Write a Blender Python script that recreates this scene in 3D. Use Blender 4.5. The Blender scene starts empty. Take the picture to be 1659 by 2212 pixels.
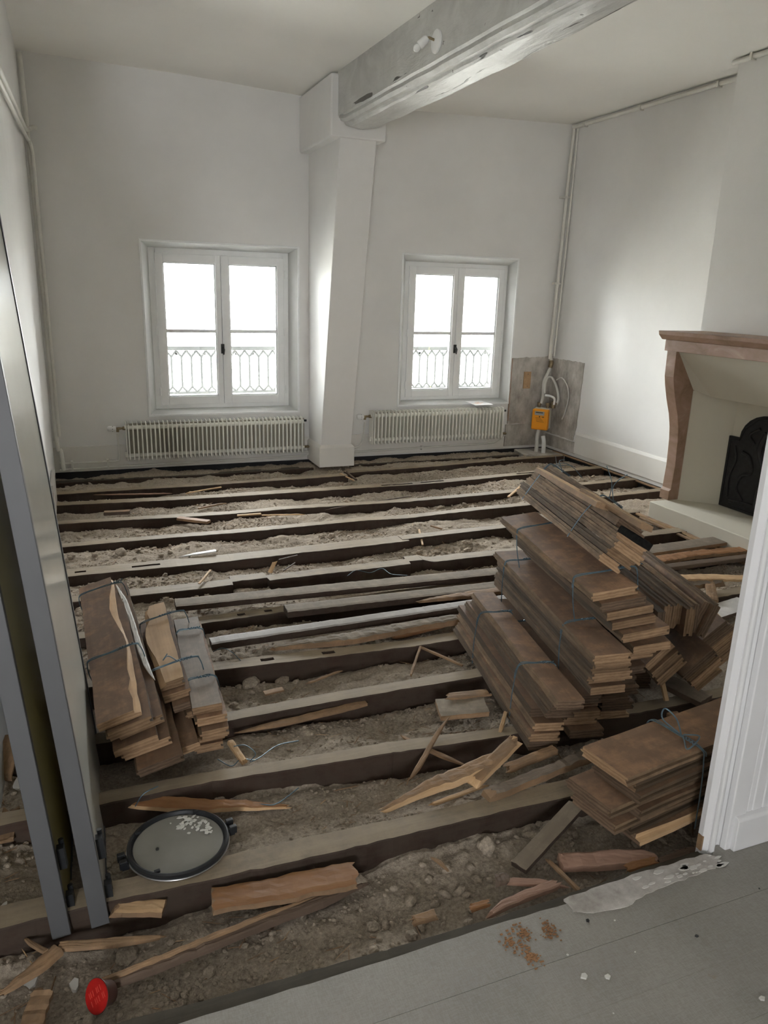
import bpy, bmesh, math, random
import numpy as np
from mathutils import Vector, Matrix, Euler

# ------------------------------------------------------------------ camera, world, lights, exposure
scn = bpy.context.scene
W_, H_ = 1659, 2212
YAW, PITCH, ROLL, FPX, CAMZ = 0.385930, -0.284933, 0.030934, 1641.4, 1.6
def cam_axes():
    cy, sy, cp, sp = math.cos(YAW), math.sin(YAW), math.cos(PITCH), math.sin(PITCH)
    f = np.array([sy*cp, cy*cp, sp]); r0 = np.array([cy, -sy, 0.0]); u0 = np.cross(r0, f)
    cr, sr = math.cos(ROLL), math.sin(ROLL)
    return cr*r0 + sr*u0, -sr*r0 + cr*u0, f
AR, AU, AF = cam_axes()
cam_d = bpy.data.cameras.new('camera'); cam = bpy.data.objects.new('camera', cam_d)
scn.collection.objects.link(cam); scn.camera = cam
mw = Matrix(((AR[0], AU[0], -AF[0], 0), (AR[1], AU[1], -AF[1], 0), (AR[2], AU[2], -AF[2], CAMZ), (0, 0, 0, 1)))
cam.matrix_world = mw
cam_d.sensor_fit = 'VERTICAL'; cam_d.sensor_height = 36.0; cam_d.lens = 36.0*FPX/H_
cam_d.clip_start = 0.05; cam_d.clip_end = 200

world = bpy.data.worlds.new('overcast_sky'); scn.world = world; world.use_nodes = True
bg = world.node_tree.nodes['Background']
bg.inputs['Color'].default_value = (0.955, 0.975, 1.0, 1); bg.inputs['Strength'].default_value = 1.0
scn.view_settings.view_transform = 'Standard'; scn.view_settings.look = 'None'
scn.view_settings.gamma = 1.0; scn.view_settings.use_curve_mapping = False
scn.view_settings.exposure = 5.8
scn.cycles.max_bounces = 12; scn.cycles.diffuse_bounces = 8; scn.cycles.glossy_bounces = 4
scn.cycles.transparent_max_bounces = 12; scn.cycles.sample_clamp_indirect = 4.0
def portal(name, loc, rot, sx, sy):
    l = bpy.data.lights.new(name, 'AREA'); l.shape = 'RECTANGLE'; l.size = sx; l.size_y = sy
    l.cycles.is_portal = True
    o = bpy.data.objects.new(name, l); scn.collection.objects.link(o); o.location = loc; o.rotation_euler = rot
# daylight comes in through the two windows and, behind the camera, through the next room's windows
portal('daylight_portal', (1.25, 7.16, 1.2), (-math.pi/2, 0, 0), 1.25, 1.4)
portal('daylight_portal', (3.61, 7.16, 1.2), (-math.pi/2, 0, 0), 1.15, 1.4)
REAR_WIN = (-1.6, -0.9, 1.0, 2.0)
portal('daylight_portal', (-1.25, -3.02, 1.5), (math.pi/2, 0, 0), 0.7, 1.0)

# ------------------------------------------------------------------ measuring helpers (pixel of the photo -> point on a real plane)
def ray(x, y): return AF + AR*((x-W_/2)/FPX) - AU*((y-H_/2)/FPX)
C0 = np.array([0, 0, CAMZ])
def G(x, y, z=0.0): d = ray(x, y); p = C0 + d*((z-CAMZ)/d[2]); return Vector(p)
def PY(x, y, Y): d = ray(x, y); p = C0 + d*(Y/d[1]); return Vector(p)
def PX(x, y, X): d = ray(x, y); p = C0 + d*(X/d[0]); return Vector(p)

col = scn.collection
rnd = random.Random(7)
def tag(o, label=None, cat=None, group=None, kind=None):
    if label: o['label'] = label
    if cat: o['category'] = cat
    if group: o['group'] = group
    if kind: o['kind'] = kind
    return o
def empty(name, loc=(0, 0, 0), rot=(0, 0, 0), parent=None):
    o = bpy.data.objects.new(name, None); col.objects.link(o); o.location = loc; o.rotation_euler = rot
    o.empty_display_size = 0.05
    if parent: o.parent = parent
    return o
class MB:
    def __init__(s): s.v = []; s.f = []; s.m = []
    def add(s, vs, fs, mi=0):
        b = len(s.v); s.v += [tuple(v) for v in vs]
        for f in fs: s.f.append(tuple(b+i for i in f)); s.m.append(mi)
    def box(s, x0, x1, y0, y1, z0, z1, mi=0):
        s.add([(x0,y0,z0),(x1,y0,z0),(x1,y1,z0),(x0,y1,z0),(x0,y0,z1),(x1,y0,z1),(x1,y1,z1),(x0,y1,z1)],
              [(0,3,2,1),(4,5,6,7),(0,1,5,4),(1,2,6,5),(2,3,7,6),(3,0,4,7)], mi); return s
    def prism(s, pts, axis, a, b, mi=0):
        """extrude polygon pts along axis ('x','y','z') from a to b"""
        n = len(pts)
        def P(p, t): return {'x': (t, p[0], p[1]), 'y': (p[0], t, p[1]), 'z': (p[0], p[1], t)}[axis]
        s.add([P(p, a) for p in pts]+[P(p, b) for p in pts],
              [tuple(range(n))[::-1], tuple(range(n, 2*n))]+[(i, (i+1) % n, n+(i+1) % n, n+i) for i in range(n)], mi); return s
    def lathe(s, prof, axis='z', c=(0, 0, 0), n=24, mi=0):
        vs = []; fs = []
        for r, h in prof:
            for k in range(n):
                a = 2*math.pi*k/n; p = (r*math.cos(a), r*math.sin(a), h)
                if axis == 'x': p = (p[2], p[0], p[1])
                if axis == 'y': p = (p[0], -p[2], p[1])
                vs.append((p[0]+c[0], p[1]+c[1], p[2]+c[2]))
        m = len(prof)
        for j in range(m-1):
            for k in range(n):
                fs.append((j*n+k, j*n+(k+1) % n, (j+1)*n+(k+1) % n, (j+1)*n+k))
        fs.append(tuple(range(n))[::-1]); fs.append(tuple(range((m-1)*n, m*n)))
        s.add(vs, fs, mi); return s
    def tube(s, pts, r, n=8, mi=0, closed=False):
        pts = [Vector(p) for p in pts]; vs = []; fs = []; N = len(pts)
        up = Vector((0, 0, 1)); prev = None
        for i, p in enumerate(pts):
            a = pts[(i-1) % N] if (closed or i > 0) else p; b = pts[(i+1) % N] if (closed or i < N-1) else p
            t = (b-a).normalized()
            if prev is None: u = t.orthogonal().normalized()
            else:
                u = prev - t*prev.dot(t)
                u = u.normalized() if u.length > 1e-6 else t.orthogonal().normalized()
            prev = u; w = t.cross(u); rr = r(i) if callable(r) else r
            for k in range(n):
                an = 2*math.pi*k/n; q = p+u*(math.cos(an)*rr)+w*(math.sin(an)*rr); vs.append(q)
        for i in range(N if closed else N-1):
            for k in range(n):
                j = (i+1) % N
                fs.append((i*n+k, i*n+(k+1) % n, j*n+(k+1) % n, j*n+k))
        if not closed: fs.append(tuple(range(n))[::-1]); fs.append(tuple(range((N-1)*n, N*n)))
        s.add(vs, fs, mi); return s
    def build(s, name, mats, parent=None, smooth=False, bevel=0, loc=None, rot=None):
        me = bpy.data.meshes.new(name); me.from_pydata(s.v, [], s.f)
        if not isinstance(mats, (list, tuple)): mats = [mats]
        for m in mats: me.materials.append(m)
        me.polygons.foreach_set('material_index', s.m)
        if smooth: me.polygons.foreach_set('use_smooth', [True]*len(me.polygons))
        me.update()
        bm = bmesh.new(); bm.from_mesh(me); bmesh.ops.recalc_face_normals(bm, faces=bm.faces); bm.to_mesh(me); bm.free()
        o = bpy.data.objects.new(name, me); col.objects.link(o)
        if parent: o.parent = parent
        if loc: o.location = loc
        if rot: o.rotation_euler = rot
        if bevel:
            b = o.modifiers.new('bevel', 'BEVEL'); b.width = bevel; b.segments = 2; b.limit_method = 'ANGLE'
        if smooth and not bevel:
            try: me.set_sharp_from_angle(angle=math.radians(40))
            except Exception: pass
        return o
def smooth_path(pts, n=6):
    """Catmull-Rom through the points"""
    P = [Vector(p) for p in pts]; P = [P[0]*2-P[1]]+P+[P[-1]*2-P[-2]]; out = []
    for i in range(1, len(P)-2):
        for k in range(n):
            t = k/n; a, b, c, d = P[i-1:i+3]
            out.append(0.5*((2*b)+(c-a)*t+(2*a-5*b+4*c-d)*t*t+(3*b-a-3*c+d)*t**3))
    out.append(P[-2]); return out

# ------------------------------------------------------------------ materials
def nt(name):
    m = bpy.data.materials.new(name); m.use_nodes = True; t = m.node_tree
    b = t.nodes['Principled BSDF']; return m, t, b
def ramp(t, fac, stops):
    r = t.nodes.new('ShaderNodeValToRGB'); e = r.color_ramp.elements
    while len(e) < len(stops): e.new(0.5)
    for i, (p, c) in enumerate(stops):
        e[i].position = p; e[i].color = (c[0], c[1], c[2], 1)
    t.links.new(fac, r.inputs['Fac']); return r.outputs['Color']
def coords(t, kind='Object', scale=(1, 1, 1), rot=(0, 0, 0), rand=0):
    tc = t.nodes.new('ShaderNodeTexCoord'); mp = t.nodes.new('ShaderNodeMapping')
    t.links.new(tc.outputs[kind], mp.inputs['Vector']); mp.inputs['Scale'].default_value = scale; mp.inputs['Rotation'].default_value = rot
    if rand:
        oi = t.nodes.new('ShaderNodeObjectInfo'); mm = t.nodes.new('ShaderNodeMath'); mm.operation = 'MULTIPLY'
        mm.inputs[1].default_value = rand; t.links.new(oi.outputs['Random'], mm.inputs[0])
        t.links.new(mm.outputs[0], mp.inputs['Location'])
    return mp.outputs['Vector']
def noise(t, vec, scale, detail=6, rough=0.6, dist=0):
    n = t.nodes.new('ShaderNodeTexNoise'); n.inputs['Scale'].default_value = scale; n.inputs['Detail'].default_value = detail
    n.inputs['Roughness'].default_value = rough; n.inputs['Distortion'].default_value = dist
    t.links.new(vec, n.inputs['Vector']); return n.outputs['Fac']
def mix(t, fac, a, b, mode='MIX'):
    m = t.nodes.new('ShaderNodeMix'); m.data_type = 'RGBA'; m.blend_type = mode
    if isinstance(fac, (int, float)): m.inputs[0].default_value = fac
    else: t.links.new(fac, m.inputs[0])
    for i, x in ((6, a), (7, b)):
        if isinstance(x, tuple): m.inputs[i].default_value = (x[0], x[1], x[2], 1)
        else: t.links.new(x, m.inputs[i])
    return m.outputs[2]
def bump(t, b, h, strength=0.3, dist=0.01):
    n = t.nodes.new('ShaderNodeBump'); n.inputs['Strength'].default_value = strength; n.inputs['Distance'].default_value = dist
    t.links.new(h, n.inputs['Height']); t.links.new(n.outputs['Normal'], b.inputs['Normal'])
def math_(t, op, a, b=None):
    m = t.nodes.new('ShaderNodeMath'); m.operation = op
    for i, x in enumerate((a, b)):
        if x is None: continue
        if isinstance(x, (int, float)): m.inputs[i].default_value = x
        else: t.links.new(x, m.inputs[i])
    return m.outputs[0]
def plaster(name, c, rough=0.75, var=0.06, bs=0.12):
    m, t, b = nt(name); v = coords(t, 'Object')
    n = noise(t, v, 1.3, 6, 0.6); n2 = noise(t, v, 45, 4, 0.6)
    cc = ramp(t, n, [(0.3, tuple(x*(1-var) for x in c)), (0.7, tuple(min(1, x*(1+var*.5)) for x in c))])
    t.links.new(cc, b.inputs['Base Color']); b.inputs['Roughness'].default_value = rough
    bump(t, b, n2, bs, 0.004); return m
def plain(name, c, rough=0.5, metal=0.0, spec=0.5, var=0.0, vs=8):
    m, t, b = nt(name); b.inputs['Roughness'].default_value = rough; b.inputs['Metallic'].default_value = metal
    b.inputs['Specular IOR Level'].default_value = spec
    n = noise(t, coords(t, 'Object'), vs, 5); k = var or 0.05
    t.links.new(ramp(t, n, [(0.3, tuple(x*(1-k) for x in c)), (0.7, tuple(min(1, x*(1+k)) for x in c))]), b.inputs['Base Color'])
    return m
def wood(name, dark, mid, light, axis='y', rough=0.75, dirt=None, dirt_amt=0.5, rand=0.35, grain=1.0, spec=0.3):
    m, t, b = nt(name)
    sc = {'y': (30, 1.6, 30), 'x': (1.6, 30, 30), 'z': (30, 30, 1.6)}[axis]
    v = coords(t, 'Object', sc, rand=37)
    g = noise(t, v, 1.0*grain, 8, 0.65, 0.6)
    v2 = coords(t, 'Object', (1, 1, 1), rand=11)
    g2 = noise(t, v2, 9, 5, 0.6)
    c = ramp(t, g, [(0.28, dark), (0.5, mid), (0.72, light)])
    c = mix(t, 0.5, c, ramp(t, g2, [(0.3, tuple(x*.75 for x in mid)), (0.65, tuple(min(1, x*1.15) for x in mid))]))
    oi = t.nodes.new('ShaderNodeObjectInfo')
    mr = t.nodes.new('ShaderNodeMapRange'); t.links.new(oi.outputs['Random'], mr.inputs['Value'])
    mr.inputs['To Min'].default_value = 1-rand; mr.inputs['To Max'].default_value = 1+rand
    cm = t.nodes.new('ShaderNodeCombineColor')
    for i in range(3): t.links.new(mr.outputs['Result'], cm.inputs[i])
    c = mix(t, 1.0, c, cm.outputs[0], 'MULTIPLY')
    if dirt:
        d = noise(t, coords(t, 'Object', (1, 1, 1), rand=5), 14, 8, 0.7)
        f = ramp(t, d, [(0.5-dirt_amt*.25, (.55, .55, .55)), (0.66, (0, 0, 0))])
        c = mix(t, f, c, dirt)
    t.links.new(c, b.inputs['Base Color']); b.inputs['Roughness'].default_value = rough
    b.inputs['Specular IOR Level'].default_value = spec
    bump(t, b, g, 0.35, 0.003); return m
def endgrain(name, c1, c2):
    m, t, b = nt(name)
    v = coords(t, 'Object', (1, 0.2, 1), rand=3)
    w = t.nodes.new('ShaderNodeTexWave'); w.wave_type = 'RINGS'; w.inputs['Scale'].default_value = 38
    w.inputs['Distortion'].default_value = 2.5; w.inputs['Detail'].default_value = 2
    t.links.new(v, w.inputs['Vector'])
    c = ramp(t, w.outputs['Fac'], [(0.2, c2), (0.8, c1)])
    n = noise(t, coords(t, 'Object', rand=9), 25, 4)
    c = mix(t, 0.45, c, ramp(t, n, [(0.35, tuple(x*.5 for x in c1)), (0.7, c1)]))
    oi = t.nodes.new('ShaderNodeObjectInfo'); mr = t.nodes.new('ShaderNodeMapRange')
    t.links.new(oi.outputs['Random'], mr.inputs['Value']); mr.inputs['To Min'].default_value = 0.6; mr.inputs['To Max'].default_value = 1.15
    cm = t.nodes.new('ShaderNodeCombineColor')
    for i in range(3): t.links.new(mr.outputs['Result'], cm.inputs[i])
    c = mix(t, 1.0, c, cm.outputs[0], 'MULTIPLY')
    t.links.new(c, b.inputs['Base Color']); b.inputs['Roughness'].default_value = 0.85; b.inputs['Specular IOR Level'].default_value = 0.2
    return m

M = {}
M['wall'] = plaster('white_wall_paint', (0.78, 0.775, 0.76))
M['ceil'] = plaster('ceiling_paint', (0.87, 0.86, 0.82), var=0.03)
M['trim'] = plain('white_gloss_trim', (0.84, 0.85, 0.85), 0.35, var=0.03)
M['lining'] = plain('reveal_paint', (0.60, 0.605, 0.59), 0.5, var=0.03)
M['base'] = plaster('baseboard_paint', (0.74, 0.72, 0.68), 0.5, 0.05, 0.05)
M['doorpaint'] = plain('door_frame_paint', (0.80, 0.795, 0.80), 0.3, var=0.03, vs=3)
M['rad'] = plain('radiator_enamel', (0.84, 0.83, 0.765), 0.35, var=0.04)
M['fin_shade'] = plain('inner_column_shade_tone', (0.36, 0.33, 0.27), 0.7, var=0.1)  # darker tone painted in for the shade between the radiator fins
M['char'] = plain('charred_wood', (0.014, 0.013, 0.012), 0.9, spec=.05, var=.4, vs=60)
M['pipe'] = plain('painted_pipe', (0.72, 0.71, 0.66), 0.45, var=0.05)
M['brass'] = plain('dull_brass', (0.30, 0.24, 0.15), 0.45, 0.8, var=0.25, vs=40)
M['chrome'] = plain('worn_chrome', (0.5, 0.5, 0.5), 0.3, 0.9)
M['plastic_white'] = plain('white_plastic', (0.8, 0.8, 0.79), 0.4)
M['black'] = plain('black_plastic', (0.012, 0.013, 0.015), 0.45, var=0.2)
M['dark'] = plain('dark_metal', (0.05, 0.05, 0.05), 0.4, 0.5)
M['ironblack'] = plain('cast_iron', (0.018, 0.018, 0.02), 0.5, 0.3, var=0.4, vs=30)
M['yellow'] = plain('yellow_plastic', (0.85, 0.33, 0.01), 0.4, var=0.03)
M['meterwhite'] = plain('meter_casing', (0.62, 0.61, 0.57), 0.4)
M['lcd'] = plain('meter_display', (0.42, 0.44, 0.45), 0.2)
M['print'] = plain('dark_print', (0.06, 0.04, 0.02), 0.6)
M['wire'] = plain('blue_grey_wire', (0.10, 0.155, 0.19), 0.4, 0.4, var=0.3, vs=30)
M['alu'] = plain('grey_lacquered_metal', (0.092, 0.092, 0.096), 0.5, 0.1, var=0.05)
M['alud'] = plain('dark_grey_edge', (0.07, 0.074, 0.082), 0.45, 0.2)
M['paper'] = plain('paper', (0.82, 0.82, 0.80), 0.7)
M['orange_print'] = plain('orange_print', (0.75, 0.35, 0.15), 0.7)
M['red'] = plain('red_foil', (0.42, 0.01, 0.008), 0.35, 0.2, var=0.2, vs=120)
M['red_light'] = plain('light_red_print', (0.52, 0.05, 0.035), 0.5)
M['capsule'] = plain('brown_plastic_cup', (0.07, 0.03, 0.022), 0.4)
M['flake'] = plain('white_chip_and_lit_strip', (0.62, 0.60, 0.56), 0.6)
M['rail'] = plain('railing_paint', (0.050, 0.051, 0.049), 0.6, spec=.1)
M['facade'] = plaster('facade_render', (0.62, 0.60, 0.55), var=0.05)
M['shutter'] = plain('shutter_paint', (0.10, 0.105, 0.10), 0.7, spec=.1)
M['street'] = plain('street_asphalt', (0.45, 0.44, 0.43), 0.9)
M['leaf'] = plain('green_leaf', (0.28, 0.38, 0.05), 0.5)
M['bulb'] = plain('clear_bulb_glass', (0.75, 0.75, 0.73), 0.08)
M['cream'] = plaster('firebox_cream_render', (0.66, 0.63, 0.54), 0.7, 0.04)
M['blackwall'] = plaster('tarred_wall_foot', (0.018, 0.018, 0.02), 0.8, 0.5, 0.6)

# olive glass / pale glossy door panel
M['panel'] = plain('pale_gloss_panel', (0.80, 0.79, 0.73), 0.14, 0, 0.45, 0.03, 2)
M['olive'] = plain('olive_gloss_panel', (0.26, 0.215, 0.07), 0.35, 0, 0.4, 0.05, 2)
M['sheet'] = plain('pale_plastic_sheet', (0.5, 0.52, 0.55), 0.25, 0, 0.5, 0.06, 6)

def glass_mat():
    m, t, b = nt('window_glass'); o = t.nodes['Material Output']
    tr = t.nodes.new('ShaderNodeBsdfTransparent'); gl = t.nodes.new('ShaderNodeBsdfGlossy'); gl.inputs['Roughness'].default_value = 0.02
    fr = t.nodes.new('ShaderNodeFresnel'); fr.inputs['IOR'].default_value = 1.5
    tr.inputs['Color'].default_value = (0.97, 0.98, 0.97, 1)
    mx = t.nodes.new('ShaderNodeMixShader'); t.links.new(fr.outputs[0], mx.inputs[0]); t.links.new(tr.outputs[0], mx.inputs[1]); t.links.new(gl.outputs[0], mx.inputs[2])
    t.links.new(mx.outputs[0], o.inputs['Surface']); return m
M['glass'] = glass_mat()

def beam_mat():
    m, t, b = nt('thick_painted_oak')
    v = coords(t, 'Object', (10, 1.2, 10)); g = noise(t, v, 1.4, 8, 0.6, 0.6)
    n2 = noise(t, coords(t, 'Object', (1, .5, 1)), 26, 6, 0.7); n3 = noise(t, coords(t, 'Object', (1, .7, 1)), 6, 5, 0.6, 1.0)
    cr = noise(t, coords(t, 'Object', (22, 1.1, 11)), 1.0, 3); nick = noise(t, coords(t, 'Object', (1, .6, 1)), 17, 3)
    crack = ramp(t, cr, [(0.325, (1, 1, 1)), (0.337, (0, 0, 0))]); nk = ramp(t, nick, [(0.275, (1, 1, 1)), (0.29, (0, 0, 0))])
    c = ramp(t, n3, [(0.3, (0.46, 0.46, 0.44)), (0.7, (0.60, 0.60, 0.575))])
    c = mix(t, crack, c, (0.07, 0.062, 0.055)); c = mix(t, nk, c, (0.10, 0.09, 0.08))
    t.links.new(c, b.inputs['Base Color']); b.inputs['Roughness'].default_value = 0.33
    h = math_(t, 'ADD', math_(t, 'ADD', g, math_(t, 'MULTIPLY', n2, 0.7)), math_(t, 'MULTIPLY', crack, -3.0)); bump(t, b, h, 0.7, 0.012); return m
M['beam'] = beam_mat()

def floor_mat():
    m, t, b = nt('worn_grey_floor_covering')
    v = coords(t, 'Object'); n = noise(t, v, 3.0, 8, 0.65); f = noise(t, coords(t, 'Object', (60, 420, 60)), 1, 3); f2 = noise(t, coords(t, 'Object', (420, 60, 60)), 1, 3)
    c = ramp(t, n, [(0.3, (0.235, 0.218, 0.190)), (0.7, (0.315, 0.293, 0.257))])
    c = mix(t, 0.35, c, ramp(t, math_(t, 'ADD', math_(t, 'MULTIPLY', f, .5), math_(t, 'MULTIPLY', f2, .5)), [(0.4, (0.20, 0.187, 0.165)), (0.6, (0.37, 0.36, 0.335))]))
    st = noise(t, coords(t, 'Object', (1, 1, 1)), 7, 8, 0.75)
    c = mix(t, ramp(t, st, [(0.63, (0, 0, 0)), (0.72, (.6, .6, .6))]), c, (0.24, 0.17, 0.11))
    t.links.new(c, b.inputs['Base Color']); b.inputs['Roughness'].default_value = 0.55; bump(t, b, f, 0.15, 0.001); return m
M['floor'] = floor_mat()

def stone_mat():
    m, t, b = nt('pink_brown_limestone')
    v = coords(t, 'Object', (2, 1, 2)); n = noise(t, v, 4, 9, 0.65, 0.8); n2 = noise(t, coords(t, 'Object'), 60, 4)
    c = ramp(t, n, [(0.25, (0.20, 0.125, 0.08)), (0.45, (0.34, 0.22, 0.15)), (0.6, (0.40, 0.26, 0.20)), (0.75, (0.50, 0.38, 0.28))])
    t.links.new(c, b.inputs['Base Color']); b.inputs['Roughness'].default_value = 0.45; bump(t, b, n2, 0.1, 0.003); return m
M['stone'] = stone_mat()
def oldplaster_mat():
    m, t, b = nt('bare_stained_plaster')
    n = noise(t, coords(t, 'Object', (1.6, 1.6, 1)), 4, 9, 0.7); n2 = noise(t, coords(t, 'Object', (60, 60, 6)), 1, 4)
    c = ramp(t, n, [(0.25, (0.17, 0.145, 0.12)), (0.5, (0.46, 0.43, 0.395)), (0.68, (0.68, 0.65, 0.61))])
    c = mix(t, 0.12, c, ramp(t, n2, [(0.3, (0.14, 0.115, 0.09)), (0.65, (0.5, 0.47, 0.43))]))
    t.links.new(c, b.inputs['Base Color']); b.inputs['Roughness'].default_value = 0.9; bump(t, b, n, 0.3, 0.01); return m
M['oldplaster'] = oldplaster_mat()
def soil_mat(name, k=1.0):
    m, t, b = nt(name)
    v = coords(t, 'Object'); a = noise(t, v, 2.2, 9, 0.7); f = noise(t, v, 90, 6, 0.75); g = noise(t, v, 16, 6, 0.7)
    c = ramp(t, a, [(0.3, (0.165*k, 0.132*k, 0.10*k)), (0.52, (0.235*k, 0.19*k, 0.145*k)), (0.7, (0.31*k, 0.25*k, 0.18*k))])
    c = mix(t, 0.55, c, ramp(t, g, [(0.3, (0.12*k, 0.098*k, 0.078*k)), (0.7, (0.30*k, 0.25*k, 0.20*k))]))
    c = mix(t, 0.45, c, ramp(t, f, [(0.32, (0.07*k, 0.058*k, 0.046*k)), (0.66, (0.42*k, 0.36*k, 0.29*k))]))
    t.links.new(c, b.inputs['Base Color']); b.inputs['Roughness'].default_value = 0.95; b.inputs['Specular IOR Level'].default_value = 0.15
    bump(t, b, math_(t, 'ADD', f, math_(t, 'MULTIPLY', g, 2.0)), 0.8, 0.012); return m
M['soil'] = soil_mat('sandy_rubble_soil', 1.75)
M['pebble'] = soil_mat('pebble_stone', 2.0)

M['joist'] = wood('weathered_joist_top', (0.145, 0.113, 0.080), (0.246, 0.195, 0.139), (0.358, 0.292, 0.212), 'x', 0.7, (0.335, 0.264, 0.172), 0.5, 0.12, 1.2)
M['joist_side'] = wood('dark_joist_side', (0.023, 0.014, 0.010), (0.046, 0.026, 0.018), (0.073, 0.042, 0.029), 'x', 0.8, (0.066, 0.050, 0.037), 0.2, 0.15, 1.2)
M['joist_dirty'] = wood('dirt_stained_timber', (0.045, 0.038, 0.027), (0.085, 0.072, 0.052), (0.13, 0.11, 0.08), 'x', 0.8, (0.06, 0.052, 0.04), 0.4, 0.05)
M['board'] = wood('floorboard_back', (0.140, 0.074, 0.038), (0.259, 0.150, 0.084), (0.378, 0.235, 0.140), 'y', 0.72, (0.098, 0.067, 0.048), 0.12, 0.2, 0.7)
M['boardgrey'] = wood('greyed_floorboard', (0.154, 0.118, 0.090), (0.257, 0.205, 0.157), (0.347, 0.280, 0.215), 'y', 0.7, (0.142, 0.111, 0.082), 0.25, 0.15)
M['edge'] = wood('dirty_board_edge', (0.060, 0.040, 0.025), (0.178, 0.116, 0.068), (0.374, 0.239, 0.136), 'y', 0.85, (0.060, 0.046, 0.031), 0.6, 0.55)
M['end'] = endgrain('sawn_board_end', (0.413, 0.267, 0.156), (0.275, 0.165, 0.090))
M['endd'] = endgrain('dirty_board_end', (0.210, 0.140, 0.091), (0.112, 0.073, 0.048))
M['raw'] = wood('fresh_split_pine', (0.352, 0.220, 0.110), (0.517, 0.341, 0.187), (0.660, 0.484, 0.297), 'y', 0.7, None, 0, 0.15)
M['rawd'] = wood('old_split_pine', (0.176, 0.103, 0.054), (0.324, 0.198, 0.109), (0.486, 0.317, 0.178), 'y', 0.75, (0.162, 0.113, 0.071), 0.3, 0.15)
M['orange'] = wood('orange_pine', (0.194, 0.090, 0.037), (0.282, 0.140, 0.061), (0.350, 0.189, 0.089), 'y', 0.65, None, 0, 0.1)
M['pink'] = wood('pinkish_split_wood', (0.244, 0.142, 0.099), (0.372, 0.224, 0.162), (0.539, 0.372, 0.273), 'y', 0.7, None, 0, 0.1)
M['grey'] = wood('grey_plank', (0.167, 0.134, 0.096), (0.251, 0.204, 0.148), (0.335, 0.277, 0.207), 'y', 0.8, (0.144, 0.113, 0.081), 0.2, 0.1)
M['darkwood'] = wood('dark_plank', (0.065, 0.044, 0.031), (0.124, 0.085, 0.061), (0.195, 0.143, 0.107), 'y', 0.65, None, 0, 0.15)
M['shiny'] = wood('worn_waxed_plank', (0.19, 0.16, 0.135), (0.27, 0.235, 0.20), (0.34, 0.30, 0.265), 'y', 0.6, (0.2, 0.17, 0.14), 0.15, 0.08, spec=0.25)
M['whitepaint'] = plain('white_painted_side', (0.62, 0.60, 0.58), 0.5, var=0.1, vs=20)

# ------------------------------------------------------------------ room shell
XL, XR, YB = -0.24, 4.70, 6.95
def wall_with_holes(name, x0, x1, z0, z1, y0, y1, holes, mat, parent=None):
    """wall slab in the XZ plane with rectangular holes (x0,x1,z0,z1)"""
    mb = MB(); xs = sorted({x0, x1, *[h[0] for h in holes], *[h[1] for h in holes]})
    for a, b in zip(xs[:-1], xs[1:]):
        hs = sorted([h for h in holes if h[0] <= a and h[1] >= b], key=lambda h: h[2]); z = z0
        for h in hs: mb.box(a, b, y0, y1, z, h[2]); z = h[3]
        mb.box(a, b, y0, y1, z, z1)
    return tag(mb.build(name, mat, parent), kind='structure')
W1 = (0.575, 1.912, 0.478, 1.925); W2 = (2.945, 4.185, 0.50, 1.920)
wall_with_holes('wall_back', -1.9, 5.0, 0.0, 3.4, YB, YB+0.42, [W1, W2], M['wall'])
tag(MB().box(-1.9, 5.0, YB-0.005, YB+0.42, -0.5, -0.001).build('wall_back_foot', M['blackwall']), kind='structure')
tag(MB().box(XL-0.12, XL, 3.05, YB, 0.0, 3.4).build('wall_left', M['wall']), kind='structure')
tag(MB().box(XL-0.12, XL+0.002, 3.05, YB, -0.5, -0.001).build('wall_left_foot', M['blackwall']), kind='structure')
tag(MB().box(XR, XR+0.25, 1.2, YB, 0.0, 3.4).build('wall_right', M['wall']), kind='structure')
tag(MB().box(XR-0.002, XR+0.25, 1.2, YB, -0.5, -0.001).build('wall_right_foot', M['blackwall']), kind='structure')
tag(MB().box(-3.2, 5.0, -3.15, 7.37, -.62, -.50).build('light_stop_slab', M['blackwall']), kind='structure')  # unseen slab added to keep sky light from leaking up from below
tag(MB().box(-3.2, 5.0, 1.17, 1.29, -.50, -.021).build('light_stop_strip', M['blackwall']), kind='structure')  # added upright closing the light leak between grey floor and fill
tag(MB().box(-3.2, 5.0, -3.15, 1.17, -.50, -.10).build('light_stop_infill', M['blackwall']), kind='structure')  # added unseen block against light from under the rear floor
# side room beyond the left opening
tag(MB().box(-1.9, -1.75, 1.4, YB, -0.5, 3.4).build('wall_side_room', M['wall']), kind='structure')
# ceiling, slightly sagging towards the beam
mb = MB(); cx = [(-3.2, 3.24), (-0.24, 3.225), (1.0, 3.20), (1.95, 3.155), (2.4, 3.13), (3.4, 3.16), (4.7, 3.20), (5.0, 3.20)]
for (a, za), (b, zb) in zip(cx[:-1], cx[1:]):
    mb.add([(a, 1.2, za), (b, 1.2, zb), (b, 7.2, zb), (a, 7.2, za), (a, 1.2, za+.25), (b, 1.2, zb+.25), (b, 7.2, zb+.25), (a, 7.2, za+.25)],
           [(0,1,2,3),(4,5,6,7),(0,1,5,4),(1,2,6,5),(2,3,7,6),(3,0,4,7)])
tag(mb.build('ceiling', M['ceil']), kind='structure')
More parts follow.
